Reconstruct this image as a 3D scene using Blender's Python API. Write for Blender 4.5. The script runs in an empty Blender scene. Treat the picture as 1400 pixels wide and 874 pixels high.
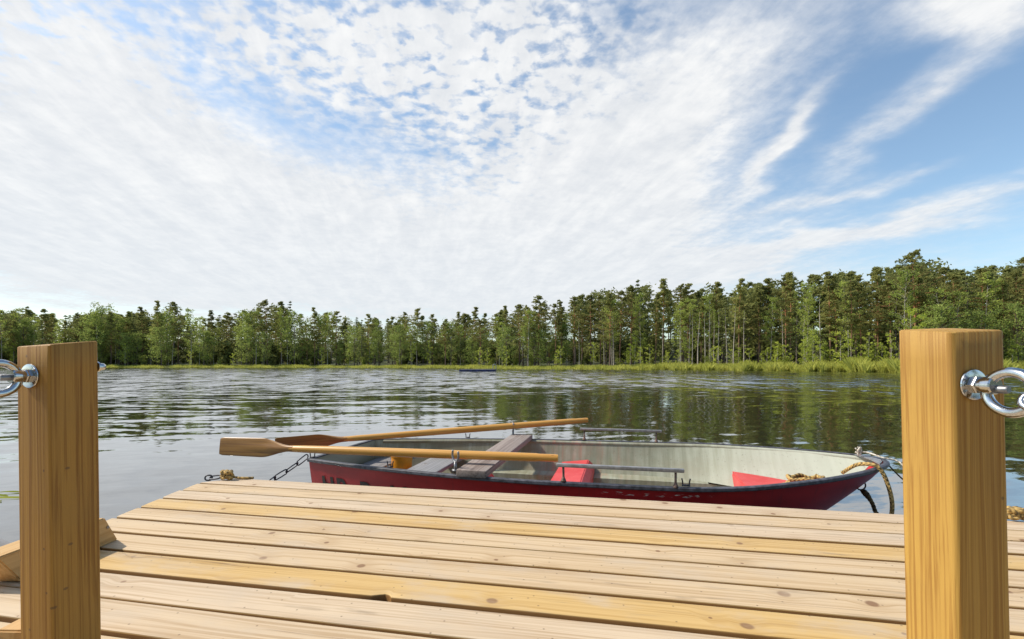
import bpy, bmesh, math, random
import numpy as np
from mathutils import Vector, Matrix, Quaternion
R = math.radians
random.seed(7)
rng = np.random.default_rng(11)
sc = bpy.context.scene
COL = sc.collection

# ------------------------------------------------------------------ measures
F, CX, HY = 661.0, 700.0, 497.0          # focal length and horizon, photo pixels
CAMH, DECK = 1.15, 0.45                  # eye and deck above the water

def at(px, py, z):
    Z = F * (CAMH - z) / (py - HY)
    return Vector(((px - CX) / F * Z, Z, z))

# ------------------------------------------------------------------ node kit
class NT:
    def __init__(s, tree): s.t = tree; s.n = tree.nodes; s.l = tree.links
    def new(s, typ, **kw):
        n = s.n.new(typ)
        for k, v in kw.items(): setattr(n, k, v)
        return n
    def put(s, sock, v):
        if hasattr(v, 'is_output'): s.l.new(v, sock)
        elif v is not None:
            try: sock.default_value = v
            except Exception: sock.default_value = (*v, 1.0) if len(v) == 3 else v
    def m(s, op, a, b=None, c=None, clamp=False):
        n = s.new('ShaderNodeMath', operation=op); n.use_clamp = clamp
        s.put(n.inputs[0], a)
        if b is not None: s.put(n.inputs[1], b)
        if c is not None: s.put(n.inputs[2], c)
        return n.outputs[0]
    def vm(s, op, a, b=None, scale=None):
        n = s.new('ShaderNodeVectorMath', operation=op)
        s.put(n.inputs[0], a)
        if b is not None: s.put(n.inputs[1], b)
        if scale is not None: s.put(n.inputs['Scale'], scale)
        return n.outputs[0]
    def sep(s, v):
        n = s.new('ShaderNodeSeparateXYZ'); s.put(n.inputs[0], v); return n.outputs
    def comb(s, x, y, z):
        n = s.new('ShaderNodeCombineXYZ')
        for i, q in enumerate((x, y, z)): s.put(n.inputs[i], q)
        return n.outputs[0]
    def noise(s, v, scale=1., detail=2., rough=.5, dim='3D', dist=0.):
        n = s.new('ShaderNodeTexNoise', noise_dimensions=dim)
        s.put(n.inputs['Vector'], v); s.put(n.inputs['Scale'], scale)
        s.put(n.inputs['Detail'], detail); s.put(n.inputs['Roughness'], rough)
        s.put(n.inputs['Distortion'], dist)
        return n.outputs['Fac']
    def vor(s, v, scale=1., feature='F1', dim='3D', rand=1., smooth=None):
        n = s.new('ShaderNodeTexVoronoi', feature=feature, voronoi_dimensions=dim)
        s.put(n.inputs['Vector'], v); s.put(n.inputs['Scale'], scale)
        s.put(n.inputs['Randomness'], rand)
        if smooth is not None and 'Smoothness' in n.inputs: n.inputs['Smoothness'].default_value = smooth
        return n
    def ss(s, v, lo, hi, a=0., b=1.):
        n = s.new('ShaderNodeMapRange', interpolation_type='SMOOTHSTEP')
        for k, q in zip(('Value', 'From Min', 'From Max', 'To Min', 'To Max'), (v, lo, hi, a, b)): s.put(n.inputs[k], q)
        return n.outputs[0]
    def lin(s, v, lo, hi, a=0., b=1.):
        n = s.new('ShaderNodeMapRange')
        for k, q in zip(('Value', 'From Min', 'From Max', 'To Min', 'To Max'), (v, lo, hi, a, b)): s.put(n.inputs[k], q)
        return n.outputs[0]
    def mix(s, f, a, b, blend='MIX'):
        n = s.new('ShaderNodeMix', data_type='RGBA', blend_type=blend)
        s.put(n.inputs[0], f); s.put(n.inputs[6], a); s.put(n.inputs[7], b)
        return n.outputs[2]
    def attr(s, name, out='Vector'):
        n = s.new('ShaderNodeAttribute'); n.attribute_name = name
        return n.outputs[out]
    def bump(s, h, dist=.01, strength=1.):
        n = s.new('ShaderNodeBump'); s.put(n.inputs['Height'], h)
        s.put(n.inputs['Distance'], dist); s.put(n.inputs['Strength'], strength)
        return n.outputs[0]

def material(name):
    m = bpy.data.materials.new(name); m.use_nodes = True
    t = NT(m.node_tree); bs = t.n['Principled BSDF']
    return m, t, bs

def c4(c): return (c[0], c[1], c[2], 1.0)

def plain(name, col, rough=.5, metal=0., var=.15, scale=20.):
    m, t, b = material(name)
    co = t.new('ShaderNodeTexCoord').outputs['Object']
    n = t.noise(co, scale, 4., .6)
    dark = tuple(x * (1 - 2 * var) for x in col); lite = tuple(min(1, x * (1 + var)) for x in col)
    t.put(b.inputs['Base Color'], t.mix(t.ss(n, .3, .7), c4(dark), c4(lite)))
    t.put(b.inputs['Roughness'], t.lin(n, .2, .8, rough * .8, min(1, rough * 1.25)))
    b.inputs['Metallic'].default_value = metal
    return m

def wood(name, light, dark, light2=None, dark2=None, knot=(.16, .07, .03), rough=.6, knots=.5, kscale=5.,
         fine=80., contrast=1., weather=0., coat=0., grey=None, bump=.0008, split=True, edge=None):
    """sawn timber: 'grain' = metres along / across / through the piece, 'tone' picks between two kinds of board"""
    m, t, b = material(name)
    g = t.attr('grain'); tone0 = t.attr('tone', 'Fac'); tone = t.m('MINIMUM', tone0, 1.)
    x, y, z = t.sep(g)
    warp = t.noise(t.comb(t.m('MULTIPLY', x, 1.1), t.m('MULTIPLY', y, 7.), t.m('MULTIPLY', z, 7.)), 1., 2., .5)
    kv = t.comb(x, t.m('ADD', y, t.m('MULTIPLY', z, .6)), 0.)
    kvw = t.vm('ADD', kv, t.vm('SCALE', t.comb(warp, warp, 0.), scale=.03))
    v = t.vor(kvw, kscale, 'F1', '2D')
    kd = v.outputs['Distance']; kr = t.sep(v.outputs['Color'])[0]
    on = t.m('LESS_THAN', kr, knots)
    ksize = t.lin(t.sep(v.outputs['Color'])[1], 0, 1, .03, .105)
    kn = t.m('MULTIPLY', on, t.ss(kd, ksize, t.m('MULTIPLY', ksize, .55)))
    halo = t.m('MULTIPLY', on, t.ss(kd, .34, .05))
    yy = t.m('ADD', t.m('ADD', y, t.m('MULTIPLY', warp, .05)), t.m('MULTIPLY', halo, .018))
    lines = t.noise(t.comb(t.m('MULTIPLY', x, .9), t.m('MULTIPLY', yy, fine), t.m('MULTIPLY', z, fine)), 1., 3., .55)
    fib = t.noise(t.comb(t.m('MULTIPLY', x, 9.), t.m('MULTIPLY', y, 420.), t.m('MULTIPLY', z, 420.)), 1., 2., .6)
    broad = t.noise(t.comb(t.m('MULTIPLY', x, .7), t.m('MULTIPLY', y, 9.), t.m('MULTIPLY', z, 9.)), 1., 3., .5)
    k = t.m('ADD', t.m('MULTIPLY', t.ss(lines, .42, .66), .62), t.m('MULTIPLY', broad, .5))
    k = t.m('ADD', k, t.m('MULTIPLY', t.m('SUBTRACT', fib, .5), .35))
    k = t.m('MULTIPLY', k, contrast, clamp=True)
    L = t.mix(tone, c4(light), c4(light2 or light)); D = t.mix(tone, c4(dark), c4(dark2 or dark))
    c = t.mix(k, L, D)
    c = t.mix(t.m('MULTIPLY', t.m('MULTIPLY', halo, t.ss(broad, .3, .6)), .6), c, D)
    c = t.mix(t.m('MULTIPLY', kn, .8), c, c4(knot))
    if split:
        ck = t.noise(t.comb(t.m('MULTIPLY', x, .55), t.m('MULTIPLY', yy, 55.), t.m('MULTIPLY', z, 20.)), 1., 1., .5)
        crack = t.ss(t.m('ABSOLUTE', t.m('SUBTRACT', ck, .29)), .012, .004)
        c = t.mix(t.m('MULTIPLY', crack, .55), c, c4(tuple(q * .6 for q in knot)))
    if weather:
        w = t.noise(t.comb(t.m('MULTIPLY', x, 2.2), t.m('MULTIPLY', y, 5.), z), 1.3, 5., .65)
        c = t.mix(t.m('MULTIPLY', t.ss(w, .45, .75), weather), c, c4(grey or (.3, .28, .26)))
        sm = t.noise(t.comb(t.m('MULTIPLY', x, 3.2), t.m('MULTIPLY', y, 26.), t.m('MULTIPLY', z, 9.)), 1., 4., .6)
        gate = t.noise(t.comb(t.m('MULTIPLY', x, .9), t.m('MULTIPLY', y, 3.), 5.), 1.4, 2., .5)
        c = t.mix(t.m('MULTIPLY', t.m('MULTIPLY', t.ss(sm, .56, .74), t.ss(gate, .48, .66)), weather), c, c4(tuple(q * .55 for q in dark)))
        sp = t.vor(kv, 26., 'F1', '2D')
        spn = t.m('MULTIPLY', t.ss(sp.outputs['Distance'], .10, .05), t.m('LESS_THAN', t.sep(sp.outputs['Color'])[2], .13))
        c = t.mix(t.m('MULTIPLY', spn, .6), c, c4((.10, .06, .035)))
    if edge: c = t.mix(t.ss(tone0, 1.1, 1.7), c, c4(edge))
    t.put(b.inputs['Base Color'], c)
    t.put(b.inputs['Roughness'], t.lin(k, 0, 1, rough, min(1., rough + .15)))
    b.inputs['Coat Weight'].default_value = coat
    b.inputs['Coat Roughness'].default_value = .25
    b.inputs['Specular IOR Level'].default_value = .35
    h = t.m('SUBTRACT', t.m('ADD', t.m('MULTIPLY', lines, .7), t.m('MULTIPLY', fib, .4)), t.m('MULTIPLY', kn, .3))
    t.put(b.inputs['Normal'], t.bump(h, bump, .9))
    return m

M = {}
M['deck'] = wood('deck timber', (.655, .515, .36), (.44, .31, .19), (.64, .43, .175), (.47, .285, .095),
                 knot=(.19, .09, .04), weather=.8, grey=(.52, .41, .29), knots=.42, contrast=1.1, kscale=4.4, edge=(.28, .138, .042))
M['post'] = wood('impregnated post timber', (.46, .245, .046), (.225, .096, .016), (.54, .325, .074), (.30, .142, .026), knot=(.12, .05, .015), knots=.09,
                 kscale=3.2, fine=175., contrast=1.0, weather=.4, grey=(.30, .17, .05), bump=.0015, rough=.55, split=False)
M['cleat'] = wood('block timber', (.60, .38, .16), (.45, .25, .085), knot=(.16, .07, .02), knots=.3, fine=60.)
M['oar'] = wood('varnished oar wood', (.76, .41, .085), (.56, .25, .04), (.42, .21, .052), (.23, .098, .024),
                knot=(.10, .035, .01), knots=.25, kscale=3., fine=70., rough=.32, coat=.5, split=False, bump=.0003)
M['thwart'] = wood('weathered thwart board', (.33, .265, .225), (.17, .125, .105), (.29, .285, .285), (.16, .155, .155),
                   knot=(.09, .06, .045), knots=.25, weather=.5, grey=(.36, .33, .31), fine=70., rough=.8, bump=.002)
M['grey_board'] = wood('weathered grey board', (.30, .29, .28), (.13, .12, .115), knot=(.08, .07, .06), weather=.5, rough=.85)
M['chrome'] = plain('polished steel', (.58, .58, .58), .14, 1., .08, 60.)
M['steel'] = plain('dull steel', (.27, .27, .28), .45, .8, .15, 60.)
M['rail'] = plain('grey rail aluminium', (.30, .30, .305), .5, .35, .15, 30.)
M['rust'] = plain('rusty brown iron', (.20, .13, .10), .6, .3, .3, 90.)
M['dark_iron'] = plain('dark iron', (.10, .10, .11), .45, .6, .25, 80.)
M['rubber'] = plain('charcoal rubber rail', (.075, .075, .09), .5, 0., .3, 30.)
M['bucket'] = plain('orange plastic', (.72, .27, .015), .4, 0., .12, 14.)
M['blue'] = plain('faded blue raft paint', (.025, .03, .10), .5, 0., .35, 3.)
M['text'] = plain('dark lettering', (.035, .022, .018), .55, 0., .4, 60.)

def mk_rope(name, a, b_, tw=260.):
    m, t, b = material(name)
    g = t.attr('grain'); x, y, z = t.sep(g)
    w = t.m('SINE', t.m('ADD', t.m('MULTIPLY', x, tw), t.m('MULTIPLY', y, 6.2832)))
    n = t.noise(t.comb(t.m('MULTIPLY', x, 20.), y, z), 1., 4., .6)
    k = t.m('ADD', t.m('MULTIPLY', t.m('ADD', w, 1.), .3), t.ss(n, .35, .7), clamp=True)
    t.put(b.inputs['Base Color'], t.mix(k, c4(a), c4(b_)))
    b.inputs['Roughness'].default_value = .85
    t.put(b.inputs['Normal'], t.bump(w, .002, .8))
    return m
M['rope_yellow'] = mk_rope('yellow brown rope', (.07, .045, .018), (.55, .36, .12))
M['rope_wet'] = mk_rope('dark wet rope', (.025, .02, .012), (.20, .14, .055))
M['rope_pale'] = mk_rope('pale hemp rope', (.34, .28, .21), (.68, .62, .52))

# hull paint: crimson outside with worn line under the rail
def mk_hull():
    m, t, b = material('crimson hull paint')
    g = t.attr('grain'); x, y, z = t.sep(g)      # x = metres aft-to-bow, y = metres below the rail
    n = t.noise(t.comb(t.m('MULTIPLY', x, 2.5), t.m('MULTIPLY', y, 6.), z), 1., 5., .6)
    c = t.mix(t.ss(n, .3, .72), c4((.36, .010, .013)), c4((.52, .020, .022)))
    band = t.m('MULTIPLY', t.ss(y, .030, .038), t.ss(y, .058, .046))
    seg = t.m('MULTIPLY', t.ss(x, 2.05, 2.2), t.ss(x, 2.75, 2.6))
    ch = t.noise(t.comb(t.m('MULTIPLY', x, 22.), t.m('MULTIPLY', y, 110.), 0.), 1., 3., .6)
    c = t.mix(t.m('MULTIPLY', t.m('MULTIPLY', band, seg), t.ss(ch, .57, .61)), c, c4((.72, .66, .58)))
    dirt = t.noise(t.comb(t.m('MULTIPLY', x, 30.), t.m('MULTIPLY', y, 4.), z), 1., 4., .65)
    c = t.mix(t.m('MULTIPLY', t.ss(dirt, .55, .8), .5), c, c4((.12, .02, .02)))
    t.put(b.inputs['Base Color'], c)
    b.inputs['Roughness'].default_value = .42
    return m
M['hull'] = mk_hull()
def mk_inner():
    m, t, b = material('weathered pale gelcoat')
    g = t.attr('grain'); x, y, z = t.sep(g)
    st = t.noise(t.comb(t.m('MULTIPLY', x, 26.), t.m('MULTIPLY', y, 1.8), t.m('MULTIPLY', z, 1.8)), 1., 4., .6)
    bl = t.noise(t.comb(t.m('MULTIPLY', x, 2.4), t.m('MULTIPLY', y, 4.), z), 1., 5., .62)
    c = t.mix(t.ss(st, .30, .70), c4((.245, .255, .18)), c4((.385, .40, .31)))
    aft = t.ss(x, 3.0, .9)
    c = t.mix(t.m('MULTIPLY', t.ss(bl, .35, .62), t.m('ADD', .38, t.m('MULTIPLY', aft, .45))), c, c4((.235, .205, .13)))
    alg = t.noise(t.comb(t.m('MULTIPLY', x, 14.), t.m('MULTIPLY', y, 2.5), 3.), 1., 4., .6)
    c = t.mix(t.m('MULTIPLY', t.ss(alg, .56, .78), t.m('ADD', .25, t.m('MULTIPLY', aft, .6))), c, c4((.21, .22, .08)))
    rusty = t.m('MULTIPLY', t.ss(x, 1.35, 1.6), t.ss(x, 2.5, 1.9))
    rn = t.noise(t.comb(t.m('MULTIPLY', x, 18.), t.m('MULTIPLY', y, 2.), 8.), 1., 3., .6)
    c = t.mix(t.m('MULTIPLY', t.m('MULTIPLY', rusty, t.ss(rn, .45, .72)), .55), c, c4((.48, .22, .15)))
    fore = t.m('MULTIPLY', t.ss(x, 2.6, 3.6), .6)
    c = t.mix(fore, c, c4((.40, .42, .35)))
    fl = t.noise(t.comb(x, y, z), 60., 3., .7)
    c = t.mix(t.m('MULTIPLY', t.ss(fl, .60, .72), .6), c, c4((.14, .13, .10)))
    t.put(b.inputs['Base Color'], c)
    b.inputs['Roughness'].default_value = .6
    return m
M['inner'] = mk_inner()
def mk_redbox():
    m, t, b = material('faded red seat paint')
    co = t.new('ShaderNodeTexCoord').outputs['Object']
    n = t.noise(co, 6., 5., .65); n2 = t.noise(co, 45., 3., .7)
    c = t.mix(t.ss(n, .3, .7), c4((.56, .040, .042)), c4((.64, .075, .072)))
    c = t.mix(t.m('MULTIPLY', t.ss(n2, .58, .72), .35), c, c4((.60, .30, .26)))
    t.put(b.inputs['Base Color'], c); b.inputs['Roughness'].default_value = .55
    return m
M['redbox'] = mk_redbox()

# ------------------------------------------------------------------ foliage / bark
def leafmat(name, a, b_, transl=.35, autumn=None):
    m, t, bs = material(name)
    k = t.attr('tint', 'Fac'); r = t.new('ShaderNodeObjectInfo').outputs['Random']
    f = t.m('ADD', t.m('MULTIPLY', k, .8), t.m('MULTIPLY', t.m('SUBTRACT', r, .5), .9), clamp=True)
    c = t.mix(f, c4(a), c4(b_))
    if autumn: c = t.mix(t.m('MULTIPLY', t.m('GREATER_THAN', k, .965), .7), c, c4(autumn))
    d = t.new('ShaderNodeBsdfDiffuse'); t.put(d.inputs['Color'], c)
    tr = t.new('ShaderNodeBsdfTranslucent'); t.put(tr.inputs['Color'], t.mix(.5, c, c4(b_)))
    mx = t.new('ShaderNodeMixShader'); mx.inputs[0].default_value = transl
    t.l.new(d.outputs[0], mx.inputs[1]); t.l.new(tr.outputs[0], mx.inputs[2])
    t.n.remove(bs); t.l.new(mx.outputs[0], t.n['Material Output'].inputs['Surface'])
    return m
M['pine'] = leafmat('pine needles', (0.15, 0.162, 0.056), (0.37, 0.36, 0.112), 0.45, (0.3, 0.18, 0.08))
M['spruce'] = leafmat('spruce needles', (0.115, 0.14, 0.055), (0.27, 0.29, 0.1), 0.4)
M['birch'] = leafmat('birch leaves', (0.225, 0.285, 0.065), (0.46, 0.51, 0.12), 0.52)
M['young'] = leafmat('fresh young leaves', (0.36, 0.43, 0.06), (0.64, 0.68, 0.13), 0.55)
M['shrub'] = leafmat('shrub leaves', (0.16, 0.2, 0.042), (0.35, 0.39, 0.08), 0.48)
M['grass'] = leafmat('reed and sedge', (0.3, 0.34, 0.055), (0.62, 0.6, 0.15), 0.48)
M['leafy'] = leafmat('broadleaf foliage', (0.185, 0.245, 0.065), (0.43, 0.49, 0.13), 0.5)
M['wood_far'] = leafmat('woodland foliage', (0.105, 0.118, 0.046), (0.275, 0.285, 0.095), 0.42)

def bark(name, low, high, mark=None, zsplit=None):
    m, t, b = material(name)
    co = t.new('ShaderNodeTexCoord').outputs['Object']
    x, y, z = t.sep(co)
    n = t.noise(t.comb(t.m('MULTIPLY', x, 6.), t.m('MULTIPLY', y, 6.), t.m('MULTIPLY', z, 1.2)), 1., 4., .65)
    if zsplit: f = t.ss(z, zsplit[0], zsplit[1])
    else: f = t.ss(n, .35, .65)
    c = t.mix(f, c4(low), c4(high))
    if mark:
        mk = t.noise(t.comb(t.m('MULTIPLY', x, 3.), t.m('MULTIPLY', y, 3.), t.m('MULTIPLY', z, 5.)), 1., 3., .6)
        c = t.mix(t.ss(mk, .56, .64), c, c4(mark))
    c = t.mix(t.m('MULTIPLY', t.ss(n, .5, .8), .4), c, c4(tuple(q * .45 for q in low)))
    t.put(b.inputs['Base Color'], c); b.inputs['Roughness'].default_value = .9
    return m
M['bark_pine'] = bark('pine bark', (.13, .085, .06), (.44, .20, .095), None, (2.5, 7.5))
M['bark_spruce'] = bark('spruce bark', (.10, .08, .065), (.16, .125, .10))
M['bark_birch'] = bark('birch bark', (.40, .355, .29), (.52, .47, .39), (.07, .06, .05))
M['bark_dead'] = bark('bare grey trunk', (.34, .29, .23), (.48, .42, .34), (.16, .12, .09))
M['bark_shrub'] = bark('twig bark', (.12, .09, .07), (.18, .14, .11))

# ------------------------------------------------------------------ object kit
def tag(o, label=None, cat=None, group=None, kind=None):
    if label: o['label'] = label
    if cat: o['category'] = cat
    if group: o['group'] = group
    if kind: o['kind'] = kind
    return o

def link(name, me, mat, parent=None, smooth=True):
    if mat is not None: me.materials.append(mat)
    if smooth and len(me.polygons): me.polygons.foreach_set('use_smooth', [True] * len(me.polygons))
    o = bpy.data.objects.new(name, me); COL.objects.link(o)
    if parent: o.parent = parent
    return o

def empty(name, loc=(0, 0, 0), rz=0.):
    o = bpy.data.objects.new(name, None); COL.objects.link(o)
    o.empty_display_size = .1; o.location = loc; o.rotation_euler = (0, 0, rz)
    return o

class MB:
    """collects shapes; .build links them as one mesh"""
    def __init__(s): s.v = []; s.f = []; s.g = []; s.t = []
    def add(s, vs, fs, gr=None, tone=0.):
        o = len(s.v); s.v += [tuple(v) for v in vs]; s.f += [tuple(o + i for i in f) for f in fs]
        s.g += [tuple(q) for q in (gr if gr is not None else vs)]; s.t += [tone] * len(vs)
    def mesh(s, name):
        me = bpy.data.meshes.new(name); me.from_pydata(s.v, [], s.f)
        a = me.attributes.new('grain', 'FLOAT_VECTOR', 'POINT')
        a.data.foreach_set('vector', np.array(s.g, 'f').ravel())
        a = me.attributes.new('tone', 'FLOAT', 'POINT'); a.data.foreach_set('value', np.array(s.t, 'f'))
        me.update(); return me
    def build(s, name, mat, parent=None, smooth=True, sharp=None):
        me = s.mesh(name)
        bm = bmesh.new(); bm.from_mesh(me); bmesh.ops.recalc_face_normals(bm, faces=bm.faces[:]); bm.to_mesh(me); bm.free()
        o = link(name, me, mat, parent, smooth)
        if sharp is not None: me.set_sharp_from_angle(angle=R(sharp))
        return o
    def tube(s, pts, rad, n=10, cap=True, closed=False, tone=0., seed=0., flat=1.):
        pts = [Vector(p) for p in pts]; N = len(pts)
        if not hasattr(rad, '__len__'): rad = [rad] * N
        vs, gr, fs = [], [], []; up = None; L = 0.
        for i, p in enumerate(pts):
            if closed: d = pts[(i + 1) % N] - pts[i - 1]
            else: d = pts[min(i + 1, N - 1)] - pts[max(i - 1, 0)]
            d.normalize()
            if up is None:
                up = Vector((0, 0, 1)) if abs(d.z) < .9 else Vector((1, 0, 0))
            sx = d.cross(up).normalized(); up = sx.cross(d).normalized()
            if i: L += (p - pts[i - 1]).length
            for k in range(n):
                a = 2 * math.pi * k / n
                vs.append(p + (sx * math.cos(a) + up * math.sin(a) * flat) * rad[i])
                gr.append((L + seed, k / n if n > 6 else 0, rad[i]))
        for i in range(N if closed else N - 1):
            for k in range(n):
                a, b = i * n + k, i * n + (k + 1) % n; j = ((i + 1) % N) * n
                fs.append((a, b, j + (k + 1) % n, j + k))
        if cap and not closed:
            fs.append(tuple(range(n - 1, -1, -1))); fs.append(tuple((N - 1) * n + k for k in range(n)))
        s.add(vs, fs, gr, tone)
    def box(s, c, size, rot=None, bev=.004, tone=0., axis=0, seed=0.):
        """bevelled box; grain along local axis"""
        bm = bmesh.new(); bmesh.ops.create_cube(bm, size=1.)
        for v in bm.verts: v.co = Vector((v.co.x * size[0], v.co.y * size[1], v.co.z * size[2]))
        if bev: bmesh.ops.bevel(bm, geom=bm.edges[:], offset=min(bev, min(size) * .45), segments=2, affect='EDGES', profile=.6)
        bm.verts.index_update()
        mt = rot or Matrix.Identity(3); c = Vector(c)
        vs = [c + mt @ v.co for v in bm.verts]
        od = [axis] + [i for i in range(3) if i != axis]
        gr = [(v.co[od[0]] + seed * 3.1, v.co[od[1]] + seed * 1.7, v.co[od[2]] + seed * .9) for v in bm.verts]
        fs = [[v.index for v in f.verts] for f in bm.faces]; bm.free()
        s.add(vs, fs, gr, tone)
    def prism(s, poly, z0, z1, axis=2, tone=0., gr=None):
        """poly extruded along z"""
        n = len(poly)
        vs = [(p[0], p[1], z0) for p in poly] + [(p[0], p[1], z1) for p in poly]
        fs = [tuple(range(n - 1, -1, -1)), tuple(range(n, 2 * n))] + [(i, (i + 1) % n, n + (i + 1) % n, n + i) for i in range(n)]
        s.add(vs, fs, gr, tone)
    def lathe(s, prof, n=20, c=(0, 0, 0), rot=None, tone=0.):
        mt = rot or Matrix.Identity(3); c = Vector(c); vs = []; fs = []
        for r, z in prof:
            for k in range(n):
                a = 2 * math.pi * k / n; vs.append(c + mt @ Vector((r * math.cos(a), r * math.sin(a), z)))
        for i in range(len(prof) - 1):
            for k in range(n):
                fs.append((i * n + k, i * n + (k + 1) % n, (i + 1) * n + (k + 1) % n, (i + 1) * n + k))
        if prof[0][0] > 1e-4: fs.append(tuple(range(n - 1, -1, -1)))
        if prof[-1][0] > 1e-4: fs.append(tuple((len(prof) - 1) * n + k for k in range(n)))
        s.add(vs, fs, None, tone)

def align_z(d):
    return Vector(d).normalized().to_track_quat('Z', 'Y').to_matrix()

def ellipse_link(mb, c, d, side, L, W, r, n=16, rn=8):
    """one chain link centred at c, long along d"""
    c, d = Vector(c), Vector(d).normalized(); side = Vector(side)
    side = (side - d * side.dot(d)).normalized()
    pts = []; st = (L - W) / 2
    for k in range(n):
        a = 2 * math.pi * k / n
        x, y = math.cos(a) * W / 2, math.sin(a) * W / 2
        x += st if x > 1e-6 else (-st if x < -1e-6 else 0)
        pts.append(c + d * x + side * y)
    mb.tube(pts, r, rn, closed=True)

def chain(mb, pts, L, W, r, face=None):
    """links strung along a polyline"""
    pts = [Vector(p) for p in pts]
    seg = [0.]
    for i in range(1, len(pts)): seg.append(seg[-1] + (pts[i] - pts[i - 1]).length)
    pitch = L - 2.2 * r; n = int(seg[-1] / pitch)
    def P(sv):
        sv = min(max(sv, 0), seg[-1])
        for i in range(1, len(pts)):
            if sv <= seg[i]:
                q = (sv - seg[i - 1]) / max(1e-9, seg[i] - seg[i - 1]); return pts[i - 1].lerp(pts[i], q)
        return pts[-1]
    for k in range(n):
        a, b = P(k * pitch), P((k + 1) * pitch); d = b - a
        up = Vector((0, 0, 1)); sd = d.cross(up).normalized()
        side = (sd + up * .55) if k % 2 else (up - sd * .55)
        if face is not None:
            fv = Vector(face); side = (fv + d.cross(fv) * .25) if k % 2 else (d.cross(fv) + fv * .2)
        ellipse_link(mb, (a + b) / 2, d, side, L, W, r)

def smooth_path(pts, sub=6):
    pts = [Vector(p) for p in pts]; out = []
    for i in range(len(pts) - 1):
        p0, p1, p2, p3 = pts[max(i - 1, 0)], pts[i], pts[i + 1], pts[min(i + 2, len(pts) - 1)]
        for k in range(sub):
            t = k / sub
            out.append(.5 * ((2 * p1) + (p2 - p0) * t + (2 * p0 - 5 * p1 + 4 * p2 - p3) * t * t + (3 * p1 - p0 - 3 * p2 + p3) * t ** 3))
    out.append(pts[-1]); return out

# ------------------------------------------------------------------ shoreline
SH = [(-1600, 128), (-600, 132), (0, 134), (140, 134), (480, 126), (600, 116), (700, 98), (860, 89), (940, 84), (1100, 71), (1230, 60), (1400, 60), (1800, 58), (3000, 50)]
def shoreY(px):
    xs, ys = zip(*SH); return float(np.interp(px, xs, ys))
def px_az(px): return math.atan2(px - CX, F)
_fa = [(-165, 8), (-130, 22), (-100, 70), (-82, 190)]
_az = []; _rr = []
for a, r in _fa: _az.append(a); _rr.append(r)
for px in list(range(-1600, 3001, 40)):
    az = px_az(px); _az.append(math.degrees(az)); _rr.append(min(190., shoreY(px) / math.cos(az)))
for a, r in [(84, 120), (105, 60), (135, 20), (165, 8)]: _az.append(a); _rr.append(r)
_o = np.argsort(_az); _az = np.array(_az)[_o]; _rr = np.array(_rr)[_o]
def shoreR(azd):
    azd = (azd + 180) % 360 - 180
    r = float(np.interp(azd, _az, _rr))
    return r * (1 + .012 * math.sin(azd * 1.9) + .008 * math.sin(azd * 5.3 + 1))
def ground_z(off):
    return float(np.interp(off, [-200, -8, -1, 0, 3, 12, 40, 75, 120, 3000], [-2.2, -1.5, -.35, -.12, .22, .45, 1.4, 6.5, 11., 16.0]))

def mk_ground():
    m, t, b = material('forest floor')
    co = t.new('ShaderNodeTexCoord').outputs['Object']
    n = t.noise(co, .35, 6., .65); n2 = t.noise(co, 4., 4., .6)
    c = t.mix(t.ss(n, .35, .65), c4((.055, .05, .025)), c4((.075, .10, .03)))
    c = t.mix(t.m('MULTIPLY', t.ss(n2, .5, .7), .5), c, c4((.12, .10, .05)))
    t.put(b.inputs['Base Color'], c); b.inputs['Roughness'].default_value = .95
    t.put(b.inputs['Normal'], t.bump(n2, .1, .6))
    return m
def build_ground():
    na = 240; offs = [None, -8, -1, 0, 3, 12, 40, 75, 120, 3000]
    vs = [(0, 0, -2.2)]; fs = []
    for i in range(na):
        azd = -180 + 360 * i / na; r = shoreR(azd); a = R(azd)
        for o in offs:
            rr = r * .5 if o is None else max(r + o, r * .6)
            vs.append((rr * math.sin(a), rr * math.cos(a), ground_z(-200 if o is None else o)))
    k = len(offs)
    for i in range(na):
        j = (i + 1) % na
        fs.append((0, 1 + j * k, 1 + i * k))
        for q in range(k - 1): fs.append((1 + i * k + q, 1 + j * k + q, 1 + j * k + q + 1, 1 + i * k + q + 1))
    me = bpy.data.meshes.new('ground'); me.from_pydata(vs, [], fs); me.update()
    bm = bmesh.new(); bm.from_mesh(me); bmesh.ops.recalc_face_normals(bm, faces=bm.faces[:]); bm.to_mesh(me); bm.free()
    o = link('ground', me, mk_ground()); tag(o, kind='structure')
build_ground()

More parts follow.
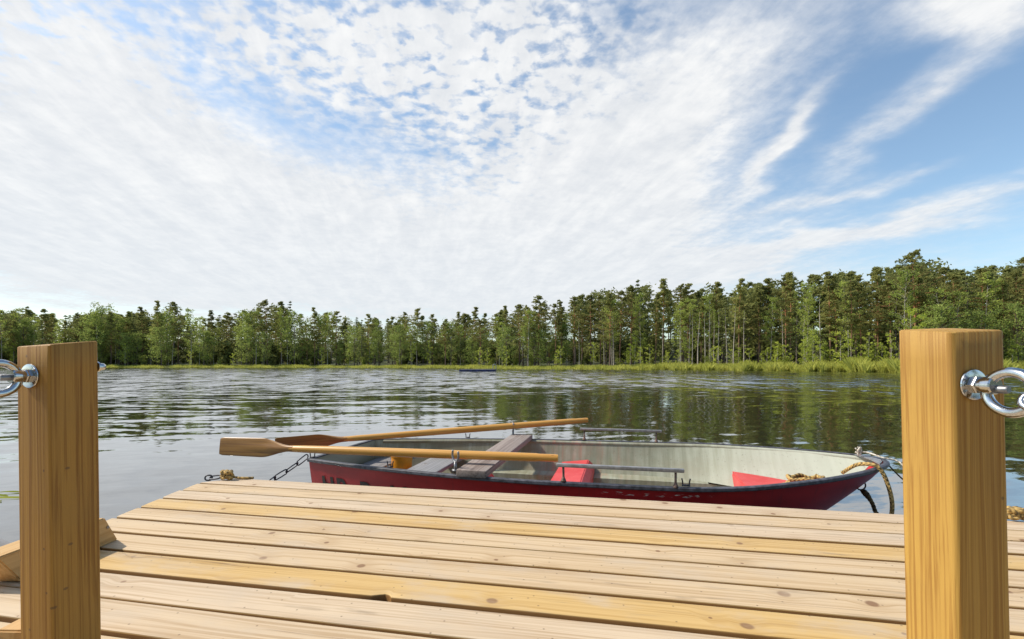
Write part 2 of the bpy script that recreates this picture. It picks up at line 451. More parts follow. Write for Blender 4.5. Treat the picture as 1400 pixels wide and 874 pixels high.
def mk_water():
    m, t, b = material('lake water')
    co = t.new('ShaderNodeTexCoord').outputs['Object']
    x, y, z = t.sep(co)
    dist = t.vm('LENGTH', t.comb(x, y, 0.))
    n_ = t.new('ShaderNodeVectorMath', operation='LENGTH'); t.put(n_.inputs[0], co); dist = n_.outputs['Value']
    # ripples run across the lake, a touch askew
    ca, sa = math.cos(R(8)), math.sin(R(8))
    u = t.m('ADD', t.m('MULTIPLY', x, ca), t.m('MULTIPLY', y, sa))
    v = t.m('SUBTRACT', t.m('MULTIPLY', y, ca), t.m('MULTIPLY', x, sa))
    # swells bend a little
    bend = t.m('MULTIPLY', t.noise(t.comb(t.m('MULTIPLY', x, .12), t.m('MULTIPLY', y, .12), 0.), 1., 2.), 2.2)
    v2 = t.m('ADD', v, bend)
    def sl(v_, sc_, seed): return t.m('SUBTRACT', t.noise(t.comb(t.m('MULTIPLY', u, v_[0]), t.m('MULTIPLY', v2, v_[1]), seed), sc_, 3., .58), .5)
    long_ = sl((.30, 1.25), 1., 0.); mid_ = sl((1.1, 4.2), 1., 4.); small = sl((4., 11.), 1., 9.); side = sl((1.6, 2.4), 1., 15.)
    patch = t.noise(t.comb(t.m('MULTIPLY', x, .03), t.m('MULTIPLY', y, .05), 2.), 1., 3., .55)
    far = t.ss(dist, 5., 26.); vfar = t.ss(dist, 15., 34.)
    shel = t.ss(t.m('SUBTRACT', x, t.m('MULTIPLY', y, .25)), -6., 22., 1., .8)
    gust = t.m('SUBTRACT', t.noise(t.comb(t.m('MULTIPLY', x, .8), t.m('MULTIPLY', y, .30), 21.), 1., 3., .6), .5)
    aG = t.m('MULTIPLY', t.m('MULTIPLY', vfar, .75), shel)
    pa = t.m('MULTIPLY', t.ss(patch, .3, .66, .65, 1.3), shel)
    aL = t.m('MULTIPLY', t.m('ADD', .10, t.m('MULTIPLY', far, .17)), pa)
    aM = t.m('MULTIPLY', t.m('ADD', .085, t.m('ADD', t.m('MULTIPLY', far, .12), t.m('MULTIPLY', vfar, .22))), pa)
    aS = t.m('MULTIPLY', t.m('ADD', .06, t.m('MULTIPLY', vfar, .45)), pa)
    sy = t.m('ADD', t.m('ADD', t.m('MULTIPLY', long_, aL), t.m('MULTIPLY', mid_, aM)), t.m('MULTIPLY', small, aS))
    sy = t.m('SUBTRACT', t.m('ADD', sy, t.m('MULTIPLY', gust, aG)), t.m('MULTIPLY', t.m('MULTIPLY', vfar, shel), .07))
    sx = t.m('MULTIPLY', side, t.m('ADD', .10, t.m('MULTIPLY', far, .34)))
    nv = t.vm('NORMALIZE', t.comb(sx, sy, 1.))
    t.put(b.inputs['Normal'], nv); t.put(b.inputs['Coat Normal'], nv)
    b.inputs['Coat Weight'].default_value = .65; b.inputs['Coat IOR'].default_value = 1.9; b.inputs['Coat Roughness'].default_value = .03
    b.inputs['Base Color'].default_value = (.014, .014, .011, 1)
    b.inputs['Roughness'].default_value = .03
    b.inputs['IOR'].default_value = 1.95
    return m
def build_water():
    na = 240; vs = [(0, 0, 0)]; fs = []
    for i in range(na):
        azd = -180 + 360 * i / na; a = R(azd); r = shoreR(azd) + 1.2
        vs.append((r * math.sin(a), r * math.cos(a), 0))
    for i in range(na): fs.append((0, 1 + (i + 1) % na, 1 + i))
    me = bpy.data.meshes.new('lake_water'); me.from_pydata(vs, [], fs); me.update()
    o = link('lake_water', me, mk_water(), smooth=False); tag(o, kind='structure')
build_water()

# ------------------------------------------------------------------ dock
DO = Vector((-1.845, 2.986, DECK)); DU = (at(1236, 703, DECK) - DO); DU.z = 0; DU.normalize()
DV = Vector((-DU.y, DU.x, 0))                      # away from the viewer
DL = (at(147, 711, DECK) - DO); DL.z = 0; DL /= -DL.dot(DV)   # left edge per metre toward viewer
YELLOW = {3: .9, 7: 1., 12: .8, 15: .5}
def build_dock():
    root = empty('boat_dock', (DO.x, DO.y, 0)); C0 = Vector((DO.x, DO.y, 0))
    tag(root, 'pale timber dock of parallel boards, a few yellower, beside the red boat', 'dock')
    pitch, W, T = .1545, .1365, .032
    mb = MB(); r = random.Random(3)
    for k in range(24):
        v0 = -k * pitch
        tone = YELLOW.get(k, r.choice((0., .02, .08, .16, .3))); seed = r.uniform(0, 50); dz = r.uniform(-.0018, .0018)
        jit = r.uniform(-.004, .004); w = W + r.uniform(-.0025, .0025)
        prof = [(0, -T), (0, -.006), (-.0018, -.0018), (-.006, 0), (-w * .35, .0006), (-w * .65, .0006), (-w + .006, 0), (-w + .0018, -.0018), (-w, -.006), (-w, -T)]
        us = list(np.linspace(0, 5.3, 54))
        notch = None
        if k == 7:
            q = at(436, 808, DECK); notch = (q - DO).dot(DU)
            us = sorted(us + [notch + d for d in (-.05, -.03, -.018, -.008, 0, .008, .016, .02)])
        vs, gr, fs = [], [], []; n = len(prof)
        for u in us:
            bow = .0022 * math.sin(u * 1.3 + seed); zb = .0012 * math.sin(u * 1.9 + seed * 2)
            for i, (pv, pz) in enumerate(prof):
                off = DL * (-(v0 + pv)) if False else Vector((0, 0, 0))
                dl = DL.dot(DU) * (-(v0 + pv)) if False else 0
                vv = v0 + pv + bow
                start = DL.dot(DU) * (-vv) + jit + (max(0., .19 * (1 + pv / w)) if k == 0 else 0.)
                uu = start + u * (1 - start / 5.3)
                if notch is not None and i >= 5:
                    dd = (u - notch)
                    if -.045 < dd < .018: vv += .017 * (1 - abs(dd + .006) / .045) * (.6 if i == 5 else 1) * (1 if dd < .01 else .5)
                p = DU * uu + DV * vv
                vs.append((p.x, p.y, DECK + pz + dz + zb)); gr.append((uu + seed, pv + seed * 1.37, pz + seed * .31))
        for a in range(len(us) - 1):
            for i in range(n): fs.append((a * n + i, a * n + (i + 1) % n, (a + 1) * n + (i + 1) % n, (a + 1) * n + i))
        fs.append(tuple(range(n))); fs.append(tuple((len(us) - 1) * n + i for i in range(n - 1, -1, -1)))
        mb.add(vs, fs, gr, tone)
        for q in range(len(us)):
            for i in (0, 1, 8, 9): mb.t[len(mb.t) - len(vs) + q * n + i] = 2.
    mb.build('decking', M['deck'], root, True, 30)
    depth = 24 * pitch
    for u in (.32, 1.3, 2.3, 3.3, 4.3, 5.1):
        j = MB(); a = DU * (u + .0) + DV * -.03; b = DU * u + DV * -(depth - .05)
        c = (a + b) / 2; rot = Matrix((DU, DV, Vector((0, 0, 1)))).transposed()
        j.box((c.x, c.y, DECK - .034 - .073), (.048, depth - .08, .145), rot, .003, .5, 1, u)
        j.build('joist', M['cleat'], root, True, 40)
    f = MB(); rot = Matrix((DU, DV, Vector((0, 0, 1)))).transposed()
    c = DU * 2.7 + DV * -.115
    for u, v in ((.36, -.14), (2.6, -.14), (5.0, -.14), (.55, -2.4), (2.6, -2.4), (5.0, -2.4)):
        p = MB(); q = DU * (u + .07) + DV * v
        p.tube([(q.x, q.y, -2.0), (q.x, q.y, DECK - .036)], .07, 14)
        p.build('pile', M['grey_board'], root)
    return root
build_dock()

# ------------------------------------------------------------------ posts
def make_post(name, label, P, th, w, zc, lean, side, washer, ring_drop, ring_d, chain_to, chain_label, rad=.010):
    """P = nearest arris (x,y); th = turn of the post; zc = top heights at arris, side corner, far corner"""
    u = Vector((math.cos(th), -math.sin(th) if False else math.sin(th), 0)); v = Vector((-math.sin(th), math.cos(th), 0))
    # side=+1: front face runs right from the arris; -1: front face runs left
    P = Vector((P[0], P[1], 0)); root = empty(name, (P.x, P.y, DECK)); tag(root, label, 'post', 'dock posts with eye bolts')
    e = u * side
    zt = lambda a, b: zc[0] + (zc[1] - zc[0]) * a / w + (zc[2] - zc[0]) * b / w
    poly = []
    w2 = w * (.92 if side > 0 else 1.)
    for cxn, cyn, a0 in ((rad, rad, 180), (w - rad, rad, 270), (w - rad, w2 - rad, 0), (rad, w2 - rad, 90)):
        for k in range(6):
            a = R(a0 + 90 * k / 5); poly.append((cxn + rad * math.cos(a), cyn + rad * math.sin(a)))
    top = zc[0]; mb = MB(); vs, gr, fs = [], [], []; n = len(poly)
    levels = [DECK - .004] + list(np.linspace(DECK + .1, top - .05, 6)) + [None, None]
    sd = 3.0 if side > 0 else 11.
    for li, z in enumerate(levels):
        for (a, b) in poly:
            ins = 0.
            if z is None:
                zz = zt(a, b) - (.0025 if li == len(levels) - 2 else 0)
                if li == len(levels) - 1: a2, b2 = a + (w / 2 - a) * .05, b + (w / 2 - b) * .05
                else: a2, b2 = a, b
            else: zz, a2, b2 = z, a, b
            p = e * a2 + v * b2 + Vector((lean * (top - zz), 0, 0))
            vs.append((p.x, p.y, zz - DECK)); gr.append((zz + sd, a + sd, b + sd * .7))
    for i in range(len(levels) - 1):
        for k in range(n): fs.append((i * n + k, i * n + (k + 1) % n, (i + 1) * n + (k + 1) % n, (i + 1) * n + k))
    fs.append(tuple(range(n))); fs.append(tuple((len(levels) - 1) * n + k for k in range(n)))
    mb.add(vs, fs, gr, 1. if side > 0 else 0.); mb.build('timber', M['post'], root, True, 50)  # same timber: the left post's darker pair puts its shade into the colour
    # eye bolt
    wa, wz = washer; ax = -v                          # bolt points out of the front face
    base = e * wa + Vector((lean * (top - wz), 0, wz - DECK)); rot = align_z(ax)
    eb = empty('eye_bolt'); eb.parent = root
    q = MB(); q.lathe([(.0, .0), (.0255, .0005), (.0262, .0015), (.0255, .0032), (.019, .0045), (.008, .0045)], 32, base + ax * .001, rot)
    q.build('washer', M['chrome'], eb, True, 35)
    q = MB(); q.lathe([(.0095, .004), (.0150, .004), (.0155, .006), (.0155, .012), (.0145, .0135)], 6, base, rot)
    q.lathe([(.0125, .0125), (.0125, .020), (.0145, .022), (.0145, .034), (.013, .036), (0, .036)], 24, base, rot)
    q.build('nut', M['chrome'], eb, True, 35)
    rc = base + ax * ring_d + Vector((0, 0, -ring_drop))
    q = MB(); R0 = .0318; pts = []
    nrm = e * 1.0; d1 = ax; d2 = Vector((0, 0, 1))
    for k in range(40):
        a = 2 * math.pi * k / 40; pts.append(rc + d1 * math.cos(a) * R0 * 1.08 + d2 * math.sin(a) * R0)
    q.tube(pts, .0082, 14, closed=True)
    q.build('ring', M['chrome'], eb)
    q = MB(); q.lathe([(0.0, .030), (.0065, .030), (.0065, .048), (.0055, .050), (0, .050)], 16, base + Vector((0, 0, -ring_drop * .6)), align_z(ax + e * .12))
    q.build('bolt_end', M['steel'], eb, True, 35)
    # acorn nut on the back of the post
    q = MB(); nb = e * (.010 if side < 0 else w * .5) + v * w; nb = e * (.008) + v * w if side < 0 else e * (w * .5) + v * w2
    zz = 1.142 - DECK if side < 0 else wz - DECK
    q.lathe([(.012, 0), (.012, .004), (.0085, .005), (.0085, .013), (.0075, .017), (.004, .020), (0, .021)], 18, nb + Vector((0, 0, zz)), align_z(v))
    q.build('cap_nut', M['chrome'], root, True, 40)
    # chain hooked into the ring, running back along the gangway
    cb = MB(); start = rc + ax * (R0 * .72) + Vector((0, 0, -.008)) + P + Vector((0, 0, DECK))
    end = Vector(chain_to); pts = []
    for k in range(25):
        s = k / 24; p = start.lerp(end, s); p.z -= .12 * 4 * s * (1 - s) * (end - start).length / 1.2; pts.append(p)
    chain(cb, pts, .046, .027, .0052)
    o = cb.build('barrier_chain', M['chrome']); tag(o, chain_label, 'chain', 'chains hooked to the dock posts')
    return root
make_post('dock_post', 'honey brown square post left of the boat, with steel eye bolt and cap nut', (-.985 - .002, 1.03), R(-14.5), .0985,
          (1.150 + .0405, 1.150 + .037, 1.150 + .0525), .0125, -1, (.054, 1.123), .004, .056, (-1.33, -.25, 1.02), 'polished chain hooked to the left post\'s eye bolt, mostly out of frame', .006)
make_post('dock_post', 'yellower square post in sunlight right of the boat, with large steel eye bolt', (.741 - .003, .812), R(8.0), .108,
          (1.150 + .0530, 1.150 + .0575, 1.150 + .0640), .0235, 1, (.038, 1.114), .010, .056, (1.02, -.35, 1.02), 'polished chain hooked to the right post\'s eye bolt at the frame edge')

# ------------------------------------------------------------------ timber blocks by the left edge
def mk_block(label, prof, origin, dirv, width, rise_axis='block'):
    """prof = side outline in (along, up); extruded 'width' to the left"""
    root_loc = Vector(origin); d = Vector(dirv).normalized(); lf = Vector((-d.y, d.x, 0))
    n = len(prof); mb = MB(); vs, gr = [], []
    for s_ in (0, 1):
        for a, h in prof:
            p = d * a + lf * width * s_; vs.append((p.x, p.y, h)); gr.append((a + 4, h + 2, s_ * width))
    fs = [tuple(range(n)), tuple(range(2 * n - 1, n - 1, -1))] + [(i, n + i, n + (i + 1) % n, (i + 1) % n) for i in range(n)]
    mb.add(vs, fs, gr, .0)
    o = mb.build('timber_block', M['cleat'], None, True, 30)
    bm = bmesh.new(); bm.from_mesh(o.data); bmesh.ops.bevel(bm, geom=[e for e in bm.edges if e.calc_face_angle(0) > .4], offset=.004, segments=2, affect='EDGES'); bm.to_mesh(o.data); bm.free()
    o.data.set_sharp_from_angle(angle=R(35))
    o.location = root_loc; tag(o, label, 'timber block', 'timber blocks behind the left post')
    for a, h in ((.055, .075), (.10, .045), (.335, .068)) if width > .075 else ():
        q = MB(); q.lathe([(0, 0), (.006, .0), (.006, .0015), (.003, .0015), (0, .0005)], 12, d * a + Vector((0, 0, h)) - lf * .0012, align_z(-lf))
        s = q.build('screw', M['steel'], o, True, 35)
    return o
mk_block('slant-ended timber block with screws lying on the dock behind the left post', [(0.015, .002), (.385, .002), (.325, .108), (-.06, .108)], (-1.567, 1.53, DECK), (.02, 1, 0), .09)
mk_block('timber block close against the foot of the left post, lowest in view', [(0, .002), (.10, .002), (.10, .107), (0, .107)], (-1.076, 1.072, DECK), (.02, 1, 0), .072)

def landing():
    root = empty('side_landing', (-2.05, 2.0, 0)); tag(root, 'weathered grey boards of a low side landing left of the dock', 'landing')
    ang = math.atan2(-.074, .146) ; rot = Matrix.Rotation(ang, 3, 'Z'); u = rot @ Vector((1, 0, 0)); v = rot @ Vector((0, 1, 0))
    mb = MB()
    for k in range(3):
        c = u * -.45 + v * (-.07 - .15 * k); mb.box((c.x, c.y, .385), (.9, .142, .03), rot, .004, .3, 0, k + 1)
    mb.build('boards', M['grey_board'], root, True, 35)
    for a in (-.08, -.8):
        c = u * a + v * -.22; q = MB(); q.tube([(c.x, c.y, -2), (c.x, c.y, .368)], .05, 12); q.build('pile', M['grey_board'], root)
landing()

# ------------------------------------------------------------------ rowing boat
BA = R(-12.9); BO = Vector((-1.3765, 3.9475, 0))
boat = empty('rowing_boat', BO, BA)
tag(boat, 'red fibreglass rowing boat with pale weathered inside moored along the dock', 'rowing boat')
BM = Matrix.Translation(BO) @ Matrix.Rotation(BA, 4, 'Z')
LEN = 3.86; TC = .02
_s = [0, .2, .74, 1.4, 1.8, 2.5, 2.8, 3.25, 3.6, 3.78, 3.84, 3.86]
_w = [.465, .525, .655, .755, .780, .785, .755, .575, .350, .175, .085, .0]
_gs = [0, 1.4, 2.0, 2.6, 2.9, 3.3, 3.6, 3.86]; _gz = [.452, .457, .460, .467, .478, .496, .512, .528]
def smooth_interp(x, xs, ys):
    # Catmull-Rom-ish (monotone enough here)
    i = int(np.clip(np.searchsorted(xs, x) - 1, 0, len(xs) - 2))
    h = xs[i + 1] - xs[i]; t = (x - xs[i]) / h
    def sl(k):
        if k == 0: return (ys[1] - ys[0]) / (xs[1] - xs[0])
        if k == len(xs) - 1: return (ys[-1] - ys[-2]) / (xs[-1] - xs[-2])
        a = (ys[k] - ys[k - 1]) / (xs[k] - xs[k - 1]); b = (ys[k + 1] - ys[k]) / (xs[k + 1] - xs[k])
        return 0 if a * b < 0 else 2 * a * b / (a + b) if a * b else 0
    m0, m1 = sl(i) * h, sl(i + 1) * h
    return ys[i] * (2 * t ** 3 - 3 * t * t + 1) + m0 * (t ** 3 - 2 * t * t + t) + ys[i + 1] * (-2 * t ** 3 + 3 * t * t) + m1 * (t ** 3 - t * t)
def hw(s): return max(0., smooth_interp(s, _s, _w))
def gz(s): return smooth_interp(s, _gs, _gz)
VT = np.array([0, .22, .45, .62, .74, .82, .88, .93, .968, 1.]); VZ = np.array([0, .015, .05, .12, .23, .36, .50, .66, .83, 1.])
def sect(s, inner=0.):
    """half section at station s: list of (s, half width, z), keel to rail"""
    inner = inner * float(np.clip((3.87 - s) / .3, .12, 1.)); g, w = gz(s), max(0., hw(s) - inner)
    b = np.clip((s - 2.3) / 1.5, 0, 1); b = b * b * (3 - 2 * b)
    zk = -.13 + .12 * np.clip((s - 3.0) / .86, 0, 1) ** 2 + inner * 2.2
    out = []
    for tv, zv in zip(VT, VZ):
        vt = zv ** .62
        tt = tv * (1 - b) + vt * b; zz = zk + (g - zk) * zv
        rake = .62 * np.clip((s - 2.4) / 1.46, 0, 1) ** 1.6
        ds = -rake * (1 - zv) ** 1.15
        tr = .015 * np.clip((.5 - s) / .5, 0, 1) * (1 - zv)       # transom leans
        out.append((s + ds + tr, w * tt, zz))
    return out
STN = list(np.linspace(0, 3.2, 33)) + list(np.linspace(3.26, 3.78, 12)) + [3.81, 3.83, 3.845, 3.855, 3.86]
def hull_mesh(inner, name, mat, s0=0., sections=None):
    mb = MB(); vs, gr, fs = [], [], []; n = len(VT)
    st = [q for q in STN if q >= s0]
    if inner: st = [s0] + [q for q in st if q < 3.85 and q > s0]
    rows = []
    for s in st:
        row = []
        h = sect(s, inner)
        for sgn in (-1, 1):
            seq = h if sgn > 0 else h[::-1]
            for (a, w, z) in (seq if sgn < 0 else seq[1:]):
                zz = z
                if inner and z < .06: zz = .06
                row.append(len(vs)); vs.append((a, TC + sgn * w, zz)); gr.append((a, gz(s) - z, w * .3 * sgn))
        rows.append(row)
    for a, b in zip(rows[:-1], rows[1:]):
        for i in range(len(a) - 1): fs.append((a[i], a[i + 1], b[i + 1], b[i]))
    mb.add(vs, fs, gr)
    if not inner:
        pass
    return mb, rows
mb, rows = hull_mesh(0., 'hull', None)
o = mb.build('hull', M['hull'], boat, True, 60)
mb, rows = hull_mesh(.028, 'liner', None, .03)
# inner face of the transom closes the liner's aft end
mb.f.append(tuple(rows[0]))
o = mb.build('liner', M['inner'], boat, True, 50)
# transom (outside)
mb = MB(); h = sect(0.)
pts = [(a, TC - w, z) for a, w, z in h[::-1]] + [(a, TC + w, z) for a, w, z in h[1:]]
n = len(pts); vs = [(p[0] - .001, p[1], p[2]) for p in pts] + [(p[0] + .026, p[1] * .985, p[2]) for p in pts]
mb.add(vs, [tuple(range(n - 1, -1, -1)), tuple(range(n, 2 * n))] + [(i, i + 1, n + i + 1, n + i) for i in range(n - 1)], [(v[1], .2, v[2]) for v in vs])
mb.build('transom', M['hull'], boat, True, 40)
# rail all round
def gun(sgn, off=0., dz=0.):
    return [Vector((s, TC + sgn * (hw(s) + off), gz(s) + dz)) for s in STN]
mb = MB()
path = [Vector((-.004, TC - hw(0), gz(0)))] + gun(-1)[1:] + gun(1)[::-1][1:]
prof = [(-.020, .002), (-.020, .006), (-.014, .009), (.006, .008), (.011, .004), (.012, -.010), (.008, -.015), (.002, -.015), (-.002, -.002)]
vs, gr, fs = [], [], []; N = len(path); n = len(prof); L = 0
for i, p in enumerate(path):
    d = path[min(i + 1, N - 1)] - path[max(i - 1, 0)]; d.z = 0; d.normalize(); out = Vector((d.y, -d.x, 0))
    if i: L += (p - path[i - 1]).length
    for a, z in prof: q = p + out * a + Vector((0, 0, z)); vs.append(q); gr.append((L, a, z))
for i in range(N - 1):
    for k in range(n): fs.append((i * n + k, i * n + (k + 1) % n, (i + 1) * n + (k + 1) % n, (i + 1) * n + k))
fs.append(tuple(range(n))); fs.append(tuple((N - 1) * n + k for k in range(n)))
mb.add(vs, fs, gr); mb.build('rub_rail', M['rubber'], boat, True, 40)
mb = MB(); vs, fs = [], []
st = [q for q in STN if .03 < q < 3.84]
for sg in (-1, 1):
    o0 = len(vs)
    for q in st:
        for d_, z_ in ((.014, .001), (.030, .0), (.038, -.006), (.040, -.020), (.030, -.030)):
            vs.append((q, TC + sg * max(.0, hw(q) - d_), gz(q) + z_))
    for i in range(len(st) - 1):
        for k in range(4): fs.append((o0 + i * 5 + k, o0 + i * 5 + k + 1, o0 + i * 5 + k + 6, o0 + i * 5 + k + 5))
mb.add(vs, fs, [(v[0], .3, v[1]) for v in vs]); mb.build('inner_rim', M['inner'], boat, True, 60)
mb = MB(); mb.box((.010, TC, gz(0) + .002), (.034, 2 * hw(0) - .02, .016), None, .006); mb.build('transom_cap', M['rubber'], boat, True, 40)
# breasthook plate at the bow
mb = MB(); mb.prism([(3.76, TC - .165), (3.81, TC - .085), (3.838, TC), (3.81, TC + .085), (3.76, TC + .165), (3.78, TC)], .527, .535)
mb.build('breasthook', M['rail'], boat, False)

def true_w(s, z, inner=0.):
    """half width of the skin at true distance s from the stern and height z"""
    st = s
    for _ in range(25):
        h = sect(min(st, LEN), inner); zs = [q[2] for q in h]
        ds = float(np.interp(z, zs, [q[0] for q in h])) - min(st, LEN)
        nx = s - ds
        if abs(nx - st) < 1e-4: break
        st = st * .5 + nx * .5
    if st > LEN: return 0.
    h = sect(st, inner); return float(np.interp(z, [q[2] for q in h], [q[1] for q in h]))
def hull_t(s, z, sgn=-1): return TC + sgn * true_w(s, z)
def inner_t(s, z, sgn): return TC + sgn * true_w(s, z, .028)
def bench(name, s0, s1, z, th, mat, seed, tone=0., inset=.004, t0=None, t1=None):
    mb = MB(); a, b = inner_t((s0 + s1) / 2, z, -1) + inset, inner_t((s0 + s1) / 2, z, 1) - inset
    if t0 is not None: a = t0
    if t1 is not None: b = t1
    mb.box(((s0 + s1) / 2, (a + b) / 2, z - th / 2), (s1 - s0, b - a, th), None, .008, tone, 1, seed)
    return mb.build(name, mat, boat, True, 35)
# rowing thwart lies on top of the rails
bench('thwart', 1.235, 1.425, .505, .045, M['thwart'], 2., .1, 0, TC - .775, TC + .765)
bench('thwart', .60, .86, .335, .03, M['thwart'], 5., 1.)
bench('stern_bench', .07, .30, .30, .03, M['thwart'], 7., .9)
# pale moulded side tanks and bottom boards
def tank(s0, s1, z, t_in, sgn):
    mb = MB(); vs, fs = [], []; st = np.linspace(s0, s1, 14)
    for s in st:
        w = inner_t(s, z, sgn); k = TC + sgn * t_in
        vs += [(s, w, z + .004), (s, k, z), (s, k - sgn * .0, .055)]
    for i in range(len(st) - 1):
        for k in range(2): fs.append((i * 3 + k, i * 3 + k + 1, i * 3 + k + 4, i * 3 + k + 3))
    mb.add(vs, fs); return mb
t_ = tank(.88, 3.05, .20, .50, 1); t2 = tank(.88, 3.05, .20, .50, -1)
t_.v += t2.v; o0 = len(t_.v) - len(t2.v); t_.f += [tuple(i + o0 for i in f) for f in t2.f]; t_.g += t2.g; t_.t += t2.t
t_.build('side_bench', M['inner'], boat, True, 40)
# red seat boxes
def seat_box(s0, s1, z, t0, t1, name, slant=.03):
    mb = MB()
    vs = [(s0, t0, .062), (s1, t0, .062), (s1, t1, .062), (s0, t1, .062), (s0, t0, z - slant), (s1 - .05, t0, z), (s1 - .05, t1, z), (s0, t1, z - slant), (s1, t0, z - .05), (s1, t1, z - .05)]
    fs = [(0, 1, 2, 3), (4, 7, 6, 5), (0, 3, 7, 4), (5, 6, 9, 8), (8, 9, 2, 1), (0, 4, 5, 8, 1), (3, 2, 9, 6, 7)]
    mb.add(vs, fs); o = mb.build(name, M['redbox'], boat, True, 25)
    bm = bmesh.new(); bm.from_mesh(o.data); bmesh.ops.bevel(bm, geom=bm.edges[:], offset=.006, segments=2, affect='EDGES'); bm.to_mesh(o.data); bm.free()
    o.data.set_sharp_from_angle(angle=R(30)); return o
tag(seat_box(1.70, 1.985, .315, -.60, .70, 'seat_box'), None)
tag(seat_box(1.00, 1.20, .27, -.58, .30, 'seat_box', .0), None)
mb = MB(); pol = [(3.06, inner_t(3.06, .30, -1) + .002)]
for s in np.linspace(3.06, 3.53, 14)[1:]: pol.append((s, inner_t(s, .30, -1) + .002))
for s in np.linspace(3.06, 3.53, 14)[::-1]: pol.append((s, inner_t(s, .30, 1) - .002))
mb.prism(pol, .285, .305); mb.box((3.065, TC, .175), (.02, 1.15, .22), None, .004)
mb.build('bow_deck', M['redbox'], boat, True, 30)
# handrails on stanchions, one each side
for sgn in (-1, 1):
    mb = MB(); t0 = TC + sgn * .785
    mb.box((2.20, t0, .565), (.70, .028, .021), None, .006); o = mb.build('handrail', M['rail'], boat, True, 35)
    for s in (1.89, 2.505):
        tt = TC + sgn * (hw(s) - .004); q = MB()
        q.tube([(s, tt, .47), (s, tt, .478), (s, tt, .490), (s, tt, .50), (s, t0, .553)], [.017, .015, .009, .0065, .0065], 12)
        q.build('stanchion', M['rust'], o)
# rowlocks and spare sockets
def rowlock(s, sgn, z0, big=True, turn=0.):
    tt = TC + sgn * (hw(s) - .008); q = MB()
    if big:
        U = [(-.031, .075), (-.034, .05), (-.029, .026), (-.015, .009), (0, .004), (.015, .009), (.029, .026), (.034, .05), (.031, .075)]
        rot = Matrix.Rotation(turn, 3, 'Z')
        pts = [Vector((s, tt, z0)) + rot @ Vector((0, a, b)) for a, b in U]
        q.tube(smooth_path(pts, 3), .0068, 10); q.tube([(s, tt, z0 - .055), (s, tt, z0 + .004)], .009, 10)
        q.tube([(s, tt, z0 - .05), (s, tt, z0 - .04)], .022, 12)
        return q.build('rowlock', M['steel'], boat)
    for d in (-.018, .018): q.tube(smooth_path([(s + d, tt, z0 - .004), (s + d, tt, z0 + .02), (s + d * 1.25, tt, z0 + .038)], 3), .004, 8)
    q.tube([(s - .02, tt, z0 + .001), (s + .02, tt, z0 + .001)], .006, 8)
    return q.build('rowlock_socket', M['dark_iron'], boat)
rowlock(1.215, -1, .535, True, .9); rowlock(1.25, 1, .535, True, .3)
for s, sg in ((.735, -1), (.17, 1), (.84, 1), (.03, -1), (2.56, -1)): rowlock(s, sg, gz(s) + .017, False)
# towing eye on the stem
def stem_pt(z):
    s = sect(3.86); zs = [q[2] for q in s]; return float(np.interp(z, zs, [q[0] for q in s]))
mb = MB(); pts = [(stem_pt(.36) + .03 + .028 * math.cos(a), TC, .36 + .03 * math.sin(a)) for a in np.linspace(0, 2 * math.pi, 20)[:-1]]
mb.tube(pts, .005, 8, closed=True); mb.build('towing_eye', M['dark_iron'], boat)
# registration letters on the near side, mostly below the dock's edge
def letters():
    for ch, x0, sz in (('H', .115, .165), ('P', .255, .165), ('P', .47, .165), ('1', .70, .165), ('0', .80, .165)):
        cu = bpy.data.curves.new('letter', 'FONT'); cu.body = ch; cu.size = sz; cu.offset = .006
        ob = bpy.data.objects.new('letter', cu); COL.objects.link(ob)
        dg = bpy.context.evaluated_depsgraph_get(); me = bpy.data.meshes.new_from_object(ob.evaluated_get(dg))
        bpy.data.objects.remove(ob)
        bm = bmesh.new(); bm.from_mesh(me); bmesh.ops.triangulate(bm, faces=bm.faces[:])
        bmesh.ops.subdivide_edges(bm, edges=[e for e in bm.edges if e.calc_length() > .03], cuts=2, use_grid_fill=False)
        bmesh.ops.triangulate(bm, faces=bm.faces[:])
        for v in bm.verts:
            q = x0 + v.co.x; z = .228 + v.co.y
            v.co = Vector((q, hull_t(q, z) - .0035, z))
        bm.to_mesh(me); bm.free(); link('letter', me, M['text'], boat, False)
letters()

